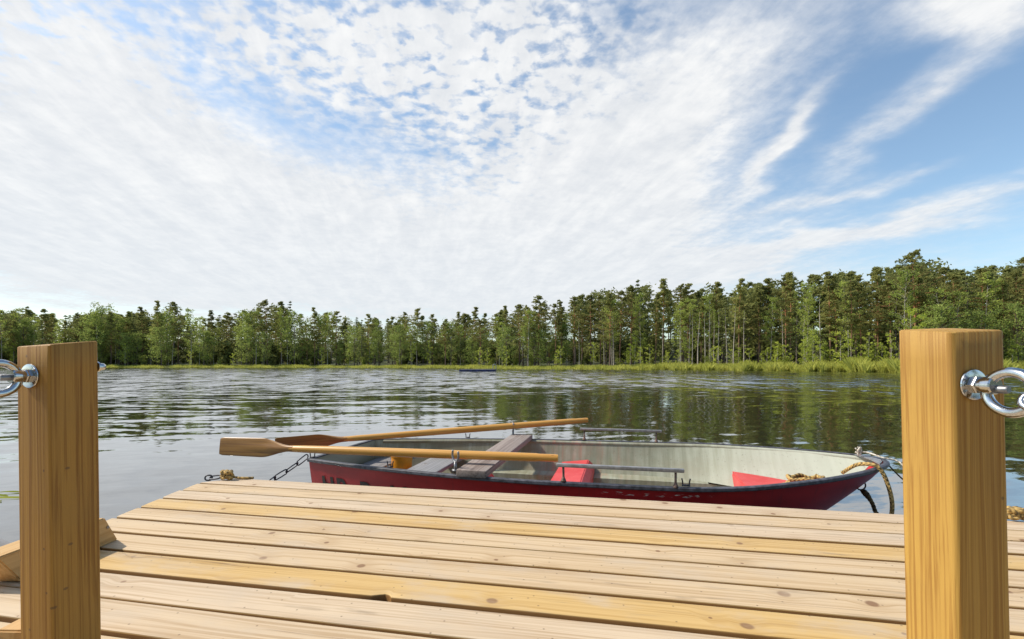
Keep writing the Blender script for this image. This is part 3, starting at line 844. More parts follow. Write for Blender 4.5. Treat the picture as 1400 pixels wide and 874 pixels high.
# things in and on the boat
def oar(label, tip, grip, lift):
    tip, grip = Vector(tip), Vector(grip); d = (tip - grip); Lg = d.length; d.normalize()
    root = empty('oar'); root.matrix_world = BM @ (Matrix.Translation(grip) @ d.to_track_quat('X', 'Z').to_matrix().to_4x4())
    tag(root, label, 'oar', 'wooden oars')
    mb = MB(); xs = [0, .02, .12, .14, .5, 1.0, 1.5, Lg - .66, Lg - .56, Lg - .46]
    rs = [.0215, .0235, .0235, .026, .0275, .0285, .0275, .0245, .022, .018]
    mb.tube([(x, 0, 0) for x in xs], rs, 18, tone=.15); s = mb.build('shaft', M['oar'], root, True, 50)
    # blade: flat board with a raised spine, broad side turned towards the dock
    mb = MB(); vs, gr, fs = [], [], []; b0 = Lg - .58
    st = np.linspace(0, 1, 26); m = 24
    for q in st:
        x = b0 + .58 * q
        e = min(1, max(0, (q - .05) / .38)); e = e * e * (3 - 2 * e)
        hwid = .021 + (.066 - .021) * e - .007 * max(0, q - .45)
        if q > .965: hwid -= .006 * (q - .965) / .035
        th = .0215 * (1 - e) + .0055 * e; sp = .018 * max(0, 1 - q * 1.25)
        for k in range(m):
            a = 2 * math.pi * k / m; cy, cz = math.cos(a), math.sin(a)
            yy = math.copysign(abs(cy) ** .8, cy) * hwid
            tt = math.copysign(abs(cz) ** .55, cz) * th + math.copysign(1, cz) * sp * math.exp(-(yy / .014) ** 2) * e * abs(cz)
            vs.append((x, tt, yy)); gr.append((x, yy + .5, tt))
    for i in range(len(st) - 1):
        for k in range(m): fs.append((i * m + k, i * m + (k + 1) % m, (i + 1) * m + (k + 1) % m, (i + 1) * m + k))
    fs.append(tuple(range(m - 1, -1, -1))); fs.append(tuple((len(st) - 1) * m + k for k in range(m)))
    mb.add(vs, fs, gr, 1.); bl = mb.build('blade', M['oar'], root, True, 45); bl.rotation_euler = (lift, 0, 0)  # browner blade, its colour also darkened for shade on the upright face
    return root
oar('varnished oar nearest the dock, its blade reaching furthest left over the stern', (-.565, -.655, .562), (1.832, -.552, .562), .12)
oar('varnished oar on the far side, rising toward its handle over the water', (-.62, -.02, .468), (1.905, 1.00, .622), -.35)

bk = empty('bucket', BM @ Vector((.42, .20, .075))); tag(bk, 'orange plastic bucket standing in the stern of the red boat', 'bucket')
bk.scale = (.95, .95, 1.45)
mb = MB(); mb.lathe([(.072, 0), (.075, .004), (.092, .205), (.098, .208), (.098, .222), (.090, .222), (.088, .20), (.07, .008), (0, .008)], 28)
mb.build('tub', M['bucket'], bk, True, 35)
mb = MB(); mb.tube(smooth_path([(-.099, 0, .19), (-.105, .05, .19), (-.07, .095, .185), (0, .115, .18), (.07, .095, .185), (.105, .05, .19), (.099, 0, .19)], 4), .003, 8); mb.build('handle', M['steel'], bk)

def W_(s, t, z): return BM @ Vector((s, t, z))
def rope(name, label, pts, r, mat, sub=6, group=None, n=8):
    mb = MB(); mb.tube(smooth_path(pts, sub), r, n); o = mb.build(name, M[mat]); tag(o, label, 'rope', group); return o
# coil on the bow deck
pts = []
for k in range(90):
    a = k * .36; r_ = .055 + .035 * math.sin(k * .21) ** 2 + .02 * (k % 17) / 17
    pts.append(W_(3.42 + r_ * 1.35 * math.cos(a), .05 + r_ * math.sin(a), .316 + .0009 * k + .008 * math.sin(k * 1.7)))
rope('coiled_rope', 'yellow brown rope coiled on the red bow deck inside the boat', pts, .0115, 'rope_yellow', 2)
# thick line over the rail at the bow, hanging to the water
tn = lambda s, o=0.: TC - hw(s) - o
rope('hanging_rope', 'thick yellow brown rope hanging over the bow rail into the water',
     [W_(3.575, -.10, .46), W_(3.615, -.19, .530), W_(3.665, tn(3.665, -.02), .548), W_(3.70, tn(3.70, .03), .53), W_(3.735, tn(3.72, .055), .46), W_(3.755, tn(3.72, .075), .33), W_(3.74, tn(3.72, .075), .16), W_(3.72, tn(3.72, .07), -.15)], .0115, 'rope_yellow', 8)
e0 = W_(stem_pt(.36) + .035, TC - .005, .333)
pts = smooth_path([e0, e0 + Vector((.012, -.03, -.03)), e0 + Vector((.03, -.05, -.075)), e0 + Vector((.045, -.06, -.13)), e0 + Vector((.07, -.075, -.165)), e0 + Vector((.105, -.09, -.20)), e0 + Vector((.16, -.1, -.235)), e0 + Vector((.21, -.1, -.34)), e0 + Vector((.22, -.1, -.5))], 8)
mb = MB(); mb.tube(pts, [.012 + .010 * math.exp(-((k - 32) / 5.) ** 2) + .007 * math.exp(-((k - 6) / 5.) ** 2) + .0012 * math.sin(k * 2.1) for k in range(len(pts))], 9)
tag(mb.build('stem_rope', M['rope_wet']), 'dark knotted rope hanging from the eye on the boat\'s stem', 'rope')
# pale bow line with a knot, led to the dock's corner
K2 = at(1386, 711, DECK)
b0 = W_(3.76, .10, .545)
kn = []
for k in range(40):
    a = k * .55; kn.append(b0 + Vector((.014 * math.sin(a * 1.3) - .012, .010 * math.cos(a * .7), .024 + .017 * math.sin(a * .9 + 1) + .009 * math.cos(a * 2.1))))
line = [b0 + Vector((-.01, 0, .02)), b0 + Vector((.03, -.03, .018)), W_(3.84, .0, .548), W_(3.93, -.03, .52)]
end = K2 + Vector((-.03, .03, .03))
for q in (.25, .5, .75): 
    p = line[3].lerp(end, q); p.z -= .14 * 4 * q * (1 - q); line.append(p)
line.append(end)
mb = MB(); mb.tube(smooth_path(kn, 2), .0048, 8); mb.tube(smooth_path(line, 8), .0055, 8)
o = mb.build('bow_line', M['rope_pale']); tag(o, 'pale bow line knotted at the boat\'s tip and led to the dock', 'rope')
rope('thin_cord', 'thin dark cord looping down from the boat\'s bow beside the right post', [W_(3.85, .0, .53), W_(3.92, -.03, .44), W_(3.99, -.06, .36), W_(4.04, -.1, .22), W_(4.05, -.12, .10), W_(4.06, -.12, -.1)], .0045, 'rope_wet', 6)

# mooring chain from the stern to the dock
sa = W_(-.02, TC - hw(0) + .01, .475); sb = Vector((-1.64, 3.25, .355)); sb2 = Vector((-1.60, 2.90, .20))
pts = []
for k in range(30):
    q = k / 29; p = sa.lerp(sb, q); p.z -= .012 * 4 * q * (1 - q); pts.append(p)
pts += [sb.lerp(sb2, .5), sb2]
mb = MB(); chain(mb, pts, .105, .040, .0046, (0, 1, -.3)); o = mb.build('mooring_chain', M['dark_iron']); tag(o, 'dark long-link mooring chain from the boat\'s stern corner to the dock', 'chain')

# rope knots round rings on the dock's far edge
def knot(loc, label, sgn=1, tail=(.10, .005)):
    root = empty('rope_knot', loc); tag(root, label, 'knot', 'rope knots on the far edge of the dock')
    r = random.Random(5 + sgn); pts = []
    for k in range(46):
        a = k * .8; pts.append((.03 * math.cos(a) * (1 + .3 * math.sin(k)) + .0, .018 * math.sin(a * .77 + k * .1), .030 + .020 * math.sin(a * 1.31 + .5)))
    mb = MB(); mb.tube(smooth_path(pts, 3), .0085, 8)
    mb.tube(smooth_path([(.025 * sgn, 0, .02), (.06 * sgn, .005, .012), (tail[0] * sgn, tail[1], .009), ((tail[0] + .05) * sgn, .03, .004)], 5), .0075, 8)
    mb.build('knot', M['rope_yellow'], root)
    mb = MB(); ellipse_link(mb, (-.062 * sgn, -.005, .016), (1, .1, .08), (0, 1, .5), .062, .034, .0048)
    ellipse_link(mb, (-.100 * sgn, -.01, .014), (1, .3, 0), (0, .2, 1), .038, .03, .0048)
    mb.build('shackle', M['dark_iron'], root)
knot(at(312, 655, DECK) + Vector((0, -.02, 0)), 'yellow rope knot with shackle on the dock\'s far left corner', 1)
knot(K2 + Vector((.0, .0, 0)), 'yellow rope knot with shackle on the dock\'s edge just right of the right post', -1, (.0, .0))

# floating reed leaves, left of the post
wp = empty('water_plant', (-4.35, 4.05, 0)); tag(wp, 'slender pale leaves floating on the water left of the left post', 'water plant')
for (x, y, L, a, w) in ((0, .03, .42, .10, .035), (-.05, -.10, .36, .22, .03), (-.1, .12, .30, -.15, .028), (-.2, -.2, .34, .3, .03), (-.02, .22, .2, .05, .02)):
    mb = MB(); vs, fs = [], []
    for k in range(13):
        q = k / 12; ww = w * math.sin(math.pi * min(1, q * .94 + .06)) ** .7; xx = x - .2 + L * q; yy = y + math.sin(q * 2) * .03 + (q - .5) * L * math.tan(a)
        vs += [(xx, yy - ww / 2, .006 + .004 * math.sin(q * 5)), (xx, yy, .009), (xx, yy + ww / 2, .010 + .022 * q * (1 - q))]
    for k in range(12):
        for j in range(2): fs.append((k * 3 + j, k * 3 + j + 1, k * 3 + j + 4, k * 3 + j + 3))
    mb.add(vs, fs); o = mb.build('leaf', M['grass'], wp)

# bathing raft far out
rf = empty('swimming_raft', (-4.9, 69.1, 0), R(-4)); tag(rf, 'low dark blue swimming raft floating far out before the reeds', 'raft')
mb = MB(); mb.box((0, 0, .10), (5.0, 2.2, .34), None, .06); mb.build('float', M['blue'], rf, True, 35)
mb = MB()
for k in range(15): mb.box((-2.33 + k * .333, 0, .30), (.31, 2.26, .05), None, .01, .4, 1, k)
mb.build('boards', M['grey_board'], rf, True, 35)
mb = MB()
for y in (-.25, .25): mb.tube(smooth_path([(2.2, y, .3), (2.2, y, .85), (2.35, y, 1.0), (2.6, y, .9), (2.62, y, -.6)], 5), .03, 8)
mb.build('ladder', M['rail'], rf)

# ------------------------------------------------------------------ trees
def np_mesh(name, V, Fq, tint=None):
    """V (n,3), Fq (m,4) quads"""
    me = bpy.data.meshes.new(name); V = np.asarray(V, 'f'); Fq = np.asarray(Fq, np.int32)
    me.vertices.add(len(V)); me.vertices.foreach_set('co', V.ravel())
    me.loops.add(Fq.size); me.loops.foreach_set('vertex_index', Fq.ravel())
    k = Fq.shape[1]; me.polygons.add(len(Fq)); me.polygons.foreach_set('loop_start', np.arange(0, Fq.size, k, dtype=np.int32))
    if tint is not None:
        a = me.attributes.new('tint', 'FLOAT', 'POINT'); a.data.foreach_set('value', np.asarray(tint, 'f'))
    me.update(calc_edges=True); return me

def cards(cent, size, aspect, rg, flat=.0, tint=None):
    """leaf-sized quads, random facing"""
    n = len(cent); d = rg.normal(size=(n, 3)); d[:, 2] *= (1 - flat * .7); d /= np.linalg.norm(d, axis=1)[:, None]
    e = rg.normal(size=(n, 3)); e -= d * (e * d).sum(1)[:, None]; e /= np.linalg.norm(e, axis=1)[:, None]
    s = size * rg.uniform(.6, 1.35, n)[:, None]
    a = d * s / 2; b = e * s * aspect / 2
    V = np.stack([cent - a - b * .6, cent + b - a * .1, cent + a + b * .3, cent - b + a * .1], 1).reshape(-1, 3)
    Fq = np.arange(4 * n).reshape(n, 4)
    return V, Fq, np.repeat(tint, 4) if tint is not None else None

def limb(acc, pts, rad, n=5):
    pts = np.asarray(pts, float); V0 = sum(len(v) for v, _ in acc); N = len(pts); vs = []
    for i in range(N):
        d = pts[min(i + 1, N - 1)] - pts[max(i - 1, 0)]; d /= np.linalg.norm(d) + 1e-9
        u = np.cross(d, [0, 0, 1.] if abs(d[2]) < .9 else [1., 0, 0]); u /= np.linalg.norm(u); w = np.cross(u, d)
        for k in range(n):
            a = 2 * math.pi * k / n; vs.append(pts[i] + (u * math.cos(a) + w * math.sin(a)) * rad[i])
    fs = [(V0 + i * n + k, V0 + i * n + (k + 1) % n, V0 + (i + 1) * n + (k + 1) % n, V0 + (i + 1) * n + k) for i in range(N - 1) for k in range(n)]
    acc.append((np.array(vs), fs))

def gen_tree(kind, seed, q=1.0, cs=1.0):
    """returns trunk (V,F), crown (V,F,tint); real metres, q = leaf density, cs = leaf size factor"""
    rg = np.random.default_rng(seed); acc = []; C = []; T = []
    P = dict(pine=(15., .16), pine_slim=(15., .13), spruce=(15., .15), birch=(13., .07), young=(4.5, .04), dead=(10., .09), leafy=(9., .10), shrub=(2.6, .03))[kind]
    H, r0 = P
    hs = np.linspace(0, 1, 9); bend = rg.normal(0, .012, 2) * H; ph = rg.uniform(0, 6, 2); wob = .006 * H
    if kind in ('birch', 'dead', 'young'): bend *= 2.2; wob *= 1.6
    tx = lambda h: np.array([bend[0] * h * h * 1.5 + wob * math.sin(h * 5 + ph[0]) * h, bend[1] * h * h * 1.5 + wob * math.sin(h * 6 + ph[1]) * h, h * H])
    top = .985
    limb(acc, [tx(h * top) for h in hs], [r0 * (1 - .86 * h) * (1.25 if h == 0 else 1) for h in hs], 7)
    def clump(c, rad, flat, n, tint):
        n = max(3, int(n * q)); p = rg.normal(size=(n, 3)); p /= np.linalg.norm(p, axis=1)[:, None]; p *= rg.uniform(.25, 1, n)[:, None] ** .6
        p *= np.array([rad, rad, rad * flat]); C.append(c + p); T.append(np.clip(tint + rg.normal(0, .10, n), 0, 1))
    if kind in ('pine', 'pine_slim'):
        hb = rg.uniform(.36, .58) if kind == 'pine' else rg.uniform(.24, .45); nw = 14; Rm = (2.75 if kind == 'pine' else 1.6) * rg.uniform(.85, 1.15)
        for i in range(nw):
            h = hb + (1 - hb) * (i + rg.uniform(-.3, .3)) / (nw - 1) * .97; h = max(hb, min(h, .975))
            k = (h - hb) / (1 - hb); L = Rm * (0.55 + .6 * math.sin(math.pi * min(1, k * .8 + .12))) * (1 - .9 * k ** 1.7)
            for j in range(rg.integers(3, 6)):
                if rg.uniform() < .16: continue
                a = rg.uniform(0, 6.28); l = L * rg.uniform(.5, 1.15); up = rg.uniform(.02, .38) + k * .35
                b = tx(h); e = b + np.array([math.cos(a) * l, math.sin(a) * l, up * l]); mid = (b + e) / 2 - np.array([0, 0, .08 * l])
                limb(acc, [b, mid, e], [.045 * (1 - k * .6), .028, .012], 4)
                tint = rg.uniform(.05, .95)
                for s_ in np.arange(.42, 1.05, .29):
                    clump(b + (e - b) * s_ + rg.normal(0, .1, 3), rg.uniform(.38, .62) * (1 - .3 * k), .48, 17, tint * .8 + .1 * s_)
        clump(tx(.97), .42, .9, 20, .5)
        for j in range(rg.integers(3, 8)):      # dead snags below the crown
            h = rg.uniform(.2, hb); a = rg.uniform(0, 6.28); l = rg.uniform(.4, 1.3); b = tx(h)
            limb(acc, [b, b + np.array([math.cos(a) * l, math.sin(a) * l, rg.uniform(-.2, .2) * l])], [.022, .008], 3)
        size, asp = .34, .42
    elif kind == 'spruce':
        hb = rg.uniform(.06, .22); nw = 20; Rm = rg.uniform(1.7, 2.4)
        for i in range(nw):
            h = hb + (1 - hb) * i / (nw - 1) * .97; k = (h - hb) / (1 - hb); L = Rm * (1 - k) ** .85 + .18
            for j in range(5 if k < .8 else 4):
                a = rg.uniform(0, 6.28); l = L * rg.uniform(.65, 1.12); b = tx(h)
                e = b + np.array([math.cos(a) * l, math.sin(a) * l, -.28 * l + .3 * k * l])
                limb(acc, [b, e], [.03 * (1 - k) + .008, .006], 3); tint = rg.uniform(.05, .9)
                for s_ in np.arange(.3, 1.03, .36 if l > 1 else .6): clump(b + (e - b) * s_, rg.uniform(.26, .42) * (.75 + .4 * (1 - k)), .55, 13, tint)
        clump(tx(.985), .14, 2.2, 8, .6); size, asp = .30, .40
    elif kind in ('birch', 'young', 'leafy'):
        hb = {'birch': rg.uniform(.2, .42), 'young': rg.uniform(.10, .22), 'leafy': rg.uniform(.06, .16)}[kind]; nb = {'birch': 34, 'young': 18, 'leafy': 52}[kind]; Rm = {'birch': 1.7, 'young': .85, 'leafy': 2.3}[kind] * rg.uniform(.8, 1.2)
        for i in range(nb):
            h = hb + (1 - hb) * (i + rg.uniform(-.4, .4)) / (nb - 1) * .95; h = min(max(h, hb), .97); k = (h - hb) / (1 - hb)
            L = Rm * (.45 + .75 * math.sin(math.pi * (k * .78 + .14))) * (1 - .45 * k * k); a = rg.uniform(0, 6.28); l = L * rg.uniform(.55, 1.2); b = tx(h)
            e = b + np.array([math.cos(a) * l, math.sin(a) * l, l * rg.uniform(.35, .9)])
            limb(acc, [b, (b + e) / 2 + np.array([0, 0, .1 * l]), e], [.02 * r0 / .07, .012 * r0 / .07, .005], 3); tint = rg.uniform(.1, .95)
            for s_ in (.45, .8, 1.05) if kind != 'young' else (.5, 1.0):
                if rg.uniform() < .12: continue
                sz = rg.uniform(.32, .58) * (.55 if kind == 'young' else 1.25 if kind == 'leafy' else 1)
                clump(b + (e - b) * s_ + rg.normal(0, .12, 3) * (1 if kind != 'young' else .5), sz, .8, 17 if kind != 'young' else 15, tint)
        clump(tx(.97), .3 if kind != 'young' else .16, 1.2, 14, .6); size, asp = (.22, .7) if kind != 'young' else (.15, .7)
    elif kind == 'dead':
        for j in range(14):
            h = rg.uniform(.35, .97); a = rg.uniform(0, 6.28); l = rg.uniform(.3, 1.1) * (1.15 - h); b = tx(h)
            limb(acc, [b, b + np.array([math.cos(a) * l, math.sin(a) * l, rg.uniform(.1, .7) * l])], [.022, .006], 3)
            if rg.uniform() < .4: clump(b + np.array([math.cos(a) * l, math.sin(a) * l, .3 * l]), .25, .8, 7, .5)
        clump(tx(.97), .25, .8, 6, .5); size, asp = .2, .7
    else:
        for j in range(9):
            a = rg.uniform(0, 6.28); l = rg.uniform(.4, 1.0) * H; sp = rg.uniform(.1, .45); e = np.array([math.cos(a) * l * sp, math.sin(a) * l * sp, l])
            limb(acc, [np.zeros(3), e * .5, e], [.03, .018, .006], 3); tint = rg.uniform(.05, .95)
            for s_ in (.35, .6, .85, 1.0): clump(e * s_ + rg.normal(0, .12, 3), rg.uniform(.28, .45), .8, 16, tint)
        size, asp = .17, .7
    tv = np.concatenate([v for v, _ in acc]); tf = [f for _, fs in acc for f in fs]
    if not C: C = [np.zeros((1, 3))]; T = [np.zeros(1)]
    cc = np.concatenate(C); tt = np.concatenate(T)
    V, Fq, ti = cards(cc, size * cs, asp, rg, .3 if kind in ('pine', 'pine_slim', 'spruce') else 0., tt)
    return (tv, tf), (V, Fq, ti), H

KM = dict(pine=('bark_pine', 'pine'), pine_slim=('bark_pine', 'pine'), spruce=('bark_spruce', 'spruce'), birch=('bark_birch', 'birch'), young=('bark_birch', 'young'), dead=('bark_dead', 'birch'), leafy=('bark_shrub', 'leafy'), shrub=('bark_shrub', 'shrub'))
PROTO = {}
for kind, nv in (('pine', 6), ('pine_slim', 4), ('spruce', 4), ('birch', 5), ('young', 4), ('dead', 4), ('leafy', 5), ('shrub', 4)):
    L = []
    for i in range(nv):
        (tv, tf), (V, Fq, ti), H = gen_tree(kind, hash((len(kind), kind[0], i)) % 1000 + 100 * i if False else 17 * i + 31 * len(kind) + ord(kind[0]))
        tm = np_mesh('trunk', tv, tf); tm.materials.append(M[KM[kind][0]])
        tm.polygons.foreach_set('use_smooth', [True] * len(tm.polygons))
        cm = np_mesh('crown', V, Fq, ti); cm.materials.append(M[KM[kind][1]])
        L.append((tm, cm, H))
    PROTO[kind] = L

TOPX = [-400, 0, 40, 100, 190, 230, 300, 370, 430, 480, 540, 600, 650, 700, 740, 780, 830, 875, 920, 960, 1000, 1040, 1090, 1160, 1220, 1260, 1290, 1330, 1400, 1800]
TOPY = [414, 417, 411, 424, 418, 412, 425, 410, 415, 430, 425, 425, 420, 415, 402, 398, 390, 380, 390, 383, 385, 374, 370, 363, 349, 352, 361, 356, 356, 350]
def topy(px): return float(np.interp(px, TOPX, TOPY))
NAME = dict(pine='pine_tree', pine_slim='pine_tree', spruce='spruce_tree', birch='birch_tree', young='young_birch', dead='bare_tree', leafy='broadleaf_tree', shrub='shrub')
CAT = dict(pine='pine tree', pine_slim='pine tree', spruce='spruce tree', birch='birch tree', young='young birch', dead='bare tree', leafy='broadleaf tree', shrub='shrub')
def zone(px):
    for lim, nm in ((150, 'behind the left post'), (430, 'between the left post and the boat stern'), (620, 'behind the stern, left of the raft'), (700, 'right behind the raft'),
                    (860, 'just right of the raft'), (1010, 'beyond the boat\'s red seats'), (1230, 'beyond the bow, left of the right post')):
        if px < lim: return nm
    return 'behind the right post'
TREES = []
def plant(kind, px, off, top=None, hgt=None, rg=rng):
    az = math.degrees(px_az(px)); r = shoreR(az) + off; a = R(az)
    x, y = r * math.sin(a), r * math.cos(a); z = ground_z(off) - .05
    if hgt is None: hgt = (HY - top) / F * y + CAMH - z
    TREES.append(dict(kind=kind, px=px, off=off, x=x, y=y, z=z, h=hgt))
rt = random.Random(21)
# far rows inside: tall pines and spruces
NP = 132
for i in range(NP):
    px = -110 + 1640 * (i + rt.uniform(-.6, .6)) / NP
    off = rt.choice([6, 8, 10, 12, 14, 17, 20]) + rt.uniform(-1.5, 1.5)
    dens = rt.random(); kind = 'spruce' if dens < .16 else ('pine_slim' if dens < .45 else 'pine')
    top = topy(px) + abs(rt.gauss(0, 19)) - (9 if rt.random() < .12 else 1)
    if kind == 'spruce' and rt.random() < .4: top += 25 * rt.random()
    plant(kind, px, off, top)
# birches through the front rows (more of them on the left and centre)
NB = 48
for i in range(NB):
    px = -90 + 1600 * max(0., (i + rt.uniform(-.6, .6)) / NB) ** 1.5
    top = topy(px) + rt.uniform(4, 42) * (1 if px > 420 else .8)
    plant('birch', px, rt.uniform(4.5, 11), top)
for px in (905, 930, 947, 953, 962, 970, 976, 984, 992, 1003, 1018, 828, 834, 840, 1072, 1120, 350, 236, 548, 790):
    plant('dead', px + rt.uniform(-2, 2), rt.uniform(3.5, 6), topy(px) + rt.uniform(28, 50))
for px in (20, 95, 170, 262, 318, 442, 505, 590, 664, 690, 738, 760, 812, 858, 868, 916, 1008, 1045, 1068, 1098, 1128, 1150, 1187, 1205, 1244, 1285, 1340, 1384, 1396, 1060, 1110, 655, 560, 480, 770):
    y = shoreY(px); plant('young', px + rt.uniform(-4, 4), rt.uniform(3.0, 6.0), None, rt.uniform(2.8, 6.2) * (1.25 if px < 650 else 1))
for i in range(34):
    px = -100 + 900 * (i + rt.uniform(-.6, .6)) / 34
    plant('leafy', px, rt.uniform(4, 10), topy(px) + rt.uniform(10, 45) * (HY - topy(px)) / 80)
for px, tp in ((138, 420), (152, 426), (163, 436), (124, 430)): plant('leafy' if px != 152 else 'pine_slim', px, 7., tp)
for px, tp in ((1288, 420), (1340, 428), (1118, 452), (1392, 415)): plant('leafy', px, 4.5, tp)
plant('young', 1248, 4., 424); plant('young', 1262, 4.6, 432)
for i in range(20):
    px = 850 + 390 * (i + rt.uniform(-.4, .4)) / 20
    plant('young', px, rt.uniform(2.6, 5.2), None, rt.uniform(2.4, 5.2))
for i in range(30):
    px = -60 + 1520 * (i + rt.uniform(-.5, .5)) / 30
    plant('shrub', px, rt.uniform(3.5, 9), None, rt.uniform(1.6, 3.4))
ORD = ['leftmost', 'second', 'third', 'fourth', 'fifth', 'sixth', 'seventh', 'eighth', 'ninth', 'tenth', 'eleventh', 'twelfth']
DESC = dict(pine='tall pine with bare reddish trunk', spruce='dark narrow spruce', birch='white-stemmed birch', young='small bright green young birch', dead='bare pale trunk', shrub='low leafy shrub')
byz = {}
for t in TREES:
    k = 'pine' if t['kind'].startswith('pine') else t['kind']; byz.setdefault((k, zone(t['px'])), []).append(t)
for (k, zn), L in byz.items():
    L.sort(key=lambda q: q['px'])
    if k == 'pine':
        tall = max(L, key=lambda q: (q['h'] + q['z'] - CAMH) / q['y'])
        for q in L:
            q['label'] = ('tallest of the pines %s' % zn) if q is tall and len(L) > 1 else 'bare-trunked pine, not the tallest, %s' % zn
            q['group'] = 'pines in the far forest %s' % zn
    else:
        for i, q in enumerate(L):
            w = '' if len(L) == 1 else (', %s%s' % (ORD[i], '' if i == 0 else ' from left')) if i < 12 else ', rightmost'
            base = {'leafy': 'round-crowned leafy tree', 'young': 'small bright young birch', 'birch': 'white-stemmed birch', 'dead': 'bare pale trunk', 'spruce': 'dark narrow spruce', 'shrub': 'low leafy shrub'}[k]
            q['label'] = '%s %s%s' % (base, zn, w)
            q['group'] = {'leafy': 'round leafy trees along the far shore', 'young': 'young birches along the far shore', 'birch': 'birches on the far shore', 'dead': 'bare trunks on the far shore', 'spruce': 'spruces in the far forest', 'shrub': 'shrubs on the far shore'}[k]
for t in TREES:
    tm, cm, H = PROTO[t['kind']][rt.randrange(len(PROTO[t['kind']]))]
    root = empty(NAME[t['kind']], (t['x'], t['y'], t['z']), rt.uniform(0, 6.28)); s = t['h'] / H
    sx = s ** .75 * rt.uniform(.88, 1.15); root.scale = (sx, sx, s)
    tag(root, t['label'], CAT[t['kind']], t['group'])
    for nm, me in (('trunk', tm), ('crown', cm)):
        o = bpy.data.objects.new(nm, me); COL.objects.link(o); o.parent = root

# the forest behind the front rows: one mass
def woodland():
    pr = []
    for kind, seed in (('pine', 1), ('pine', 2), ('pine', 3), ('spruce', 4), ('spruce', 5), ('leafy', 6), ('pine_slim', 7)):
        t, c, H = gen_tree(kind, 900 + seed, .5, 1.45); pr.append((c, H, t))
    sh = gen_tree('shrub', 950, .6, 2.2)
    Vs, Fs, Ts, n0 = [], [], [], 0; TV, TF, t0 = [], [], 0
    for i in range(1150):
        px = -330 + 2100 * rt.random(); deep = rt.random() ** .8
        if i < 600:
            if i % 9 == 0: px = rt.uniform(90, 200)
            off = 16 + 48 * deep; c, H, tr = pr[rt.randrange(len(pr))]
            az = math.degrees(px_az(px)); r = shoreR(az) + off; a = R(az); x, y, z = r * math.sin(a), r * math.cos(a), ground_z(off) - .05
            h = (HY - (topy(px) + 7 + abs(rt.gauss(0, 13)))) / F * y + CAMH - z
        else:
            off = (9 if px < 740 else 20) + 42 * deep; c, H, tr = sh[1], sh[2], None
            az = math.degrees(px_az(px)); r = shoreR(az) + off; a = R(az); x, y, z = r * math.sin(a), r * math.cos(a), ground_z(off) - .05
            h = rt.uniform(2.5, 8.) * (1. if px < 740 else .95)
        s = h / H; sx = (s ** .75 if tr is not None else s * .85) * rt.uniform(1.0, 1.35); an = rt.uniform(0, 6.28); ca, sa = math.cos(an), math.sin(an)
        V, Fq, ti = c; W = np.empty_like(V); W[:, 0] = (V[:, 0] * ca - V[:, 1] * sa) * sx + x; W[:, 1] = (V[:, 0] * sa + V[:, 1] * ca) * sx + y; W[:, 2] = V[:, 2] * s + z
        Vs.append(W); Fs.append(Fq + n0); Ts.append(np.clip(ti + rt.uniform(-.25, .25), 0, 1)); n0 += len(V)
        if tr is not None:
            k = 63; V = tr[0][:k]; W = np.empty_like(V); W[:, 0] = V[:, 0] * sx + x; W[:, 1] = V[:, 1] * sx + y; W[:, 2] = V[:, 2] * s + z
            TV.append(W); TF += [tuple(q + t0 for q in f) for f in tr[1][:56]]; t0 += k
    for i in range(70):                       # unseen home-shore trees, added to block sky light from behind
        azd = rt.uniform(112, 248); off = rt.uniform(2.5, 26); r = shoreR(azd) + off; a = R(azd); x, y, z = r * math.sin(a), r * math.cos(a), ground_z(off) - .05
        c, H, tr = pr[rt.randrange(len(pr))] if i % 3 else sh[1:] + (None,)
        h = rt.uniform(11, 17) if tr is not None else rt.uniform(2.5, 5); s = h / H; V, Fq, ti = c
        Vs.append(V * np.array([s * 1.3, s * 1.3, s]) + np.array([x, y, z])); Fs.append(Fq + n0); Ts.append(ti); n0 += len(V)
    V = np.concatenate(Vs + TV); Fq = np.concatenate(Fs + [np.array(TF) + n0]); ti = np.concatenate(Ts + [np.zeros(t0)])
    me = np_mesh('woodland', V, Fq, ti); me.materials.append(M['wood_far']); me.materials.append(M['bark_spruce'])
    mi = np.zeros(len(Fq), np.int32); mi[-len(TF):] = 1; me.polygons.foreach_set('material_index', mi)
    o = bpy.data.objects.new('woodland', me); COL.objects.link(o)
    tag(o, 'deep mixed forest filling the far shore behind the front trees', 'forest', None, 'stuff')
woodland()

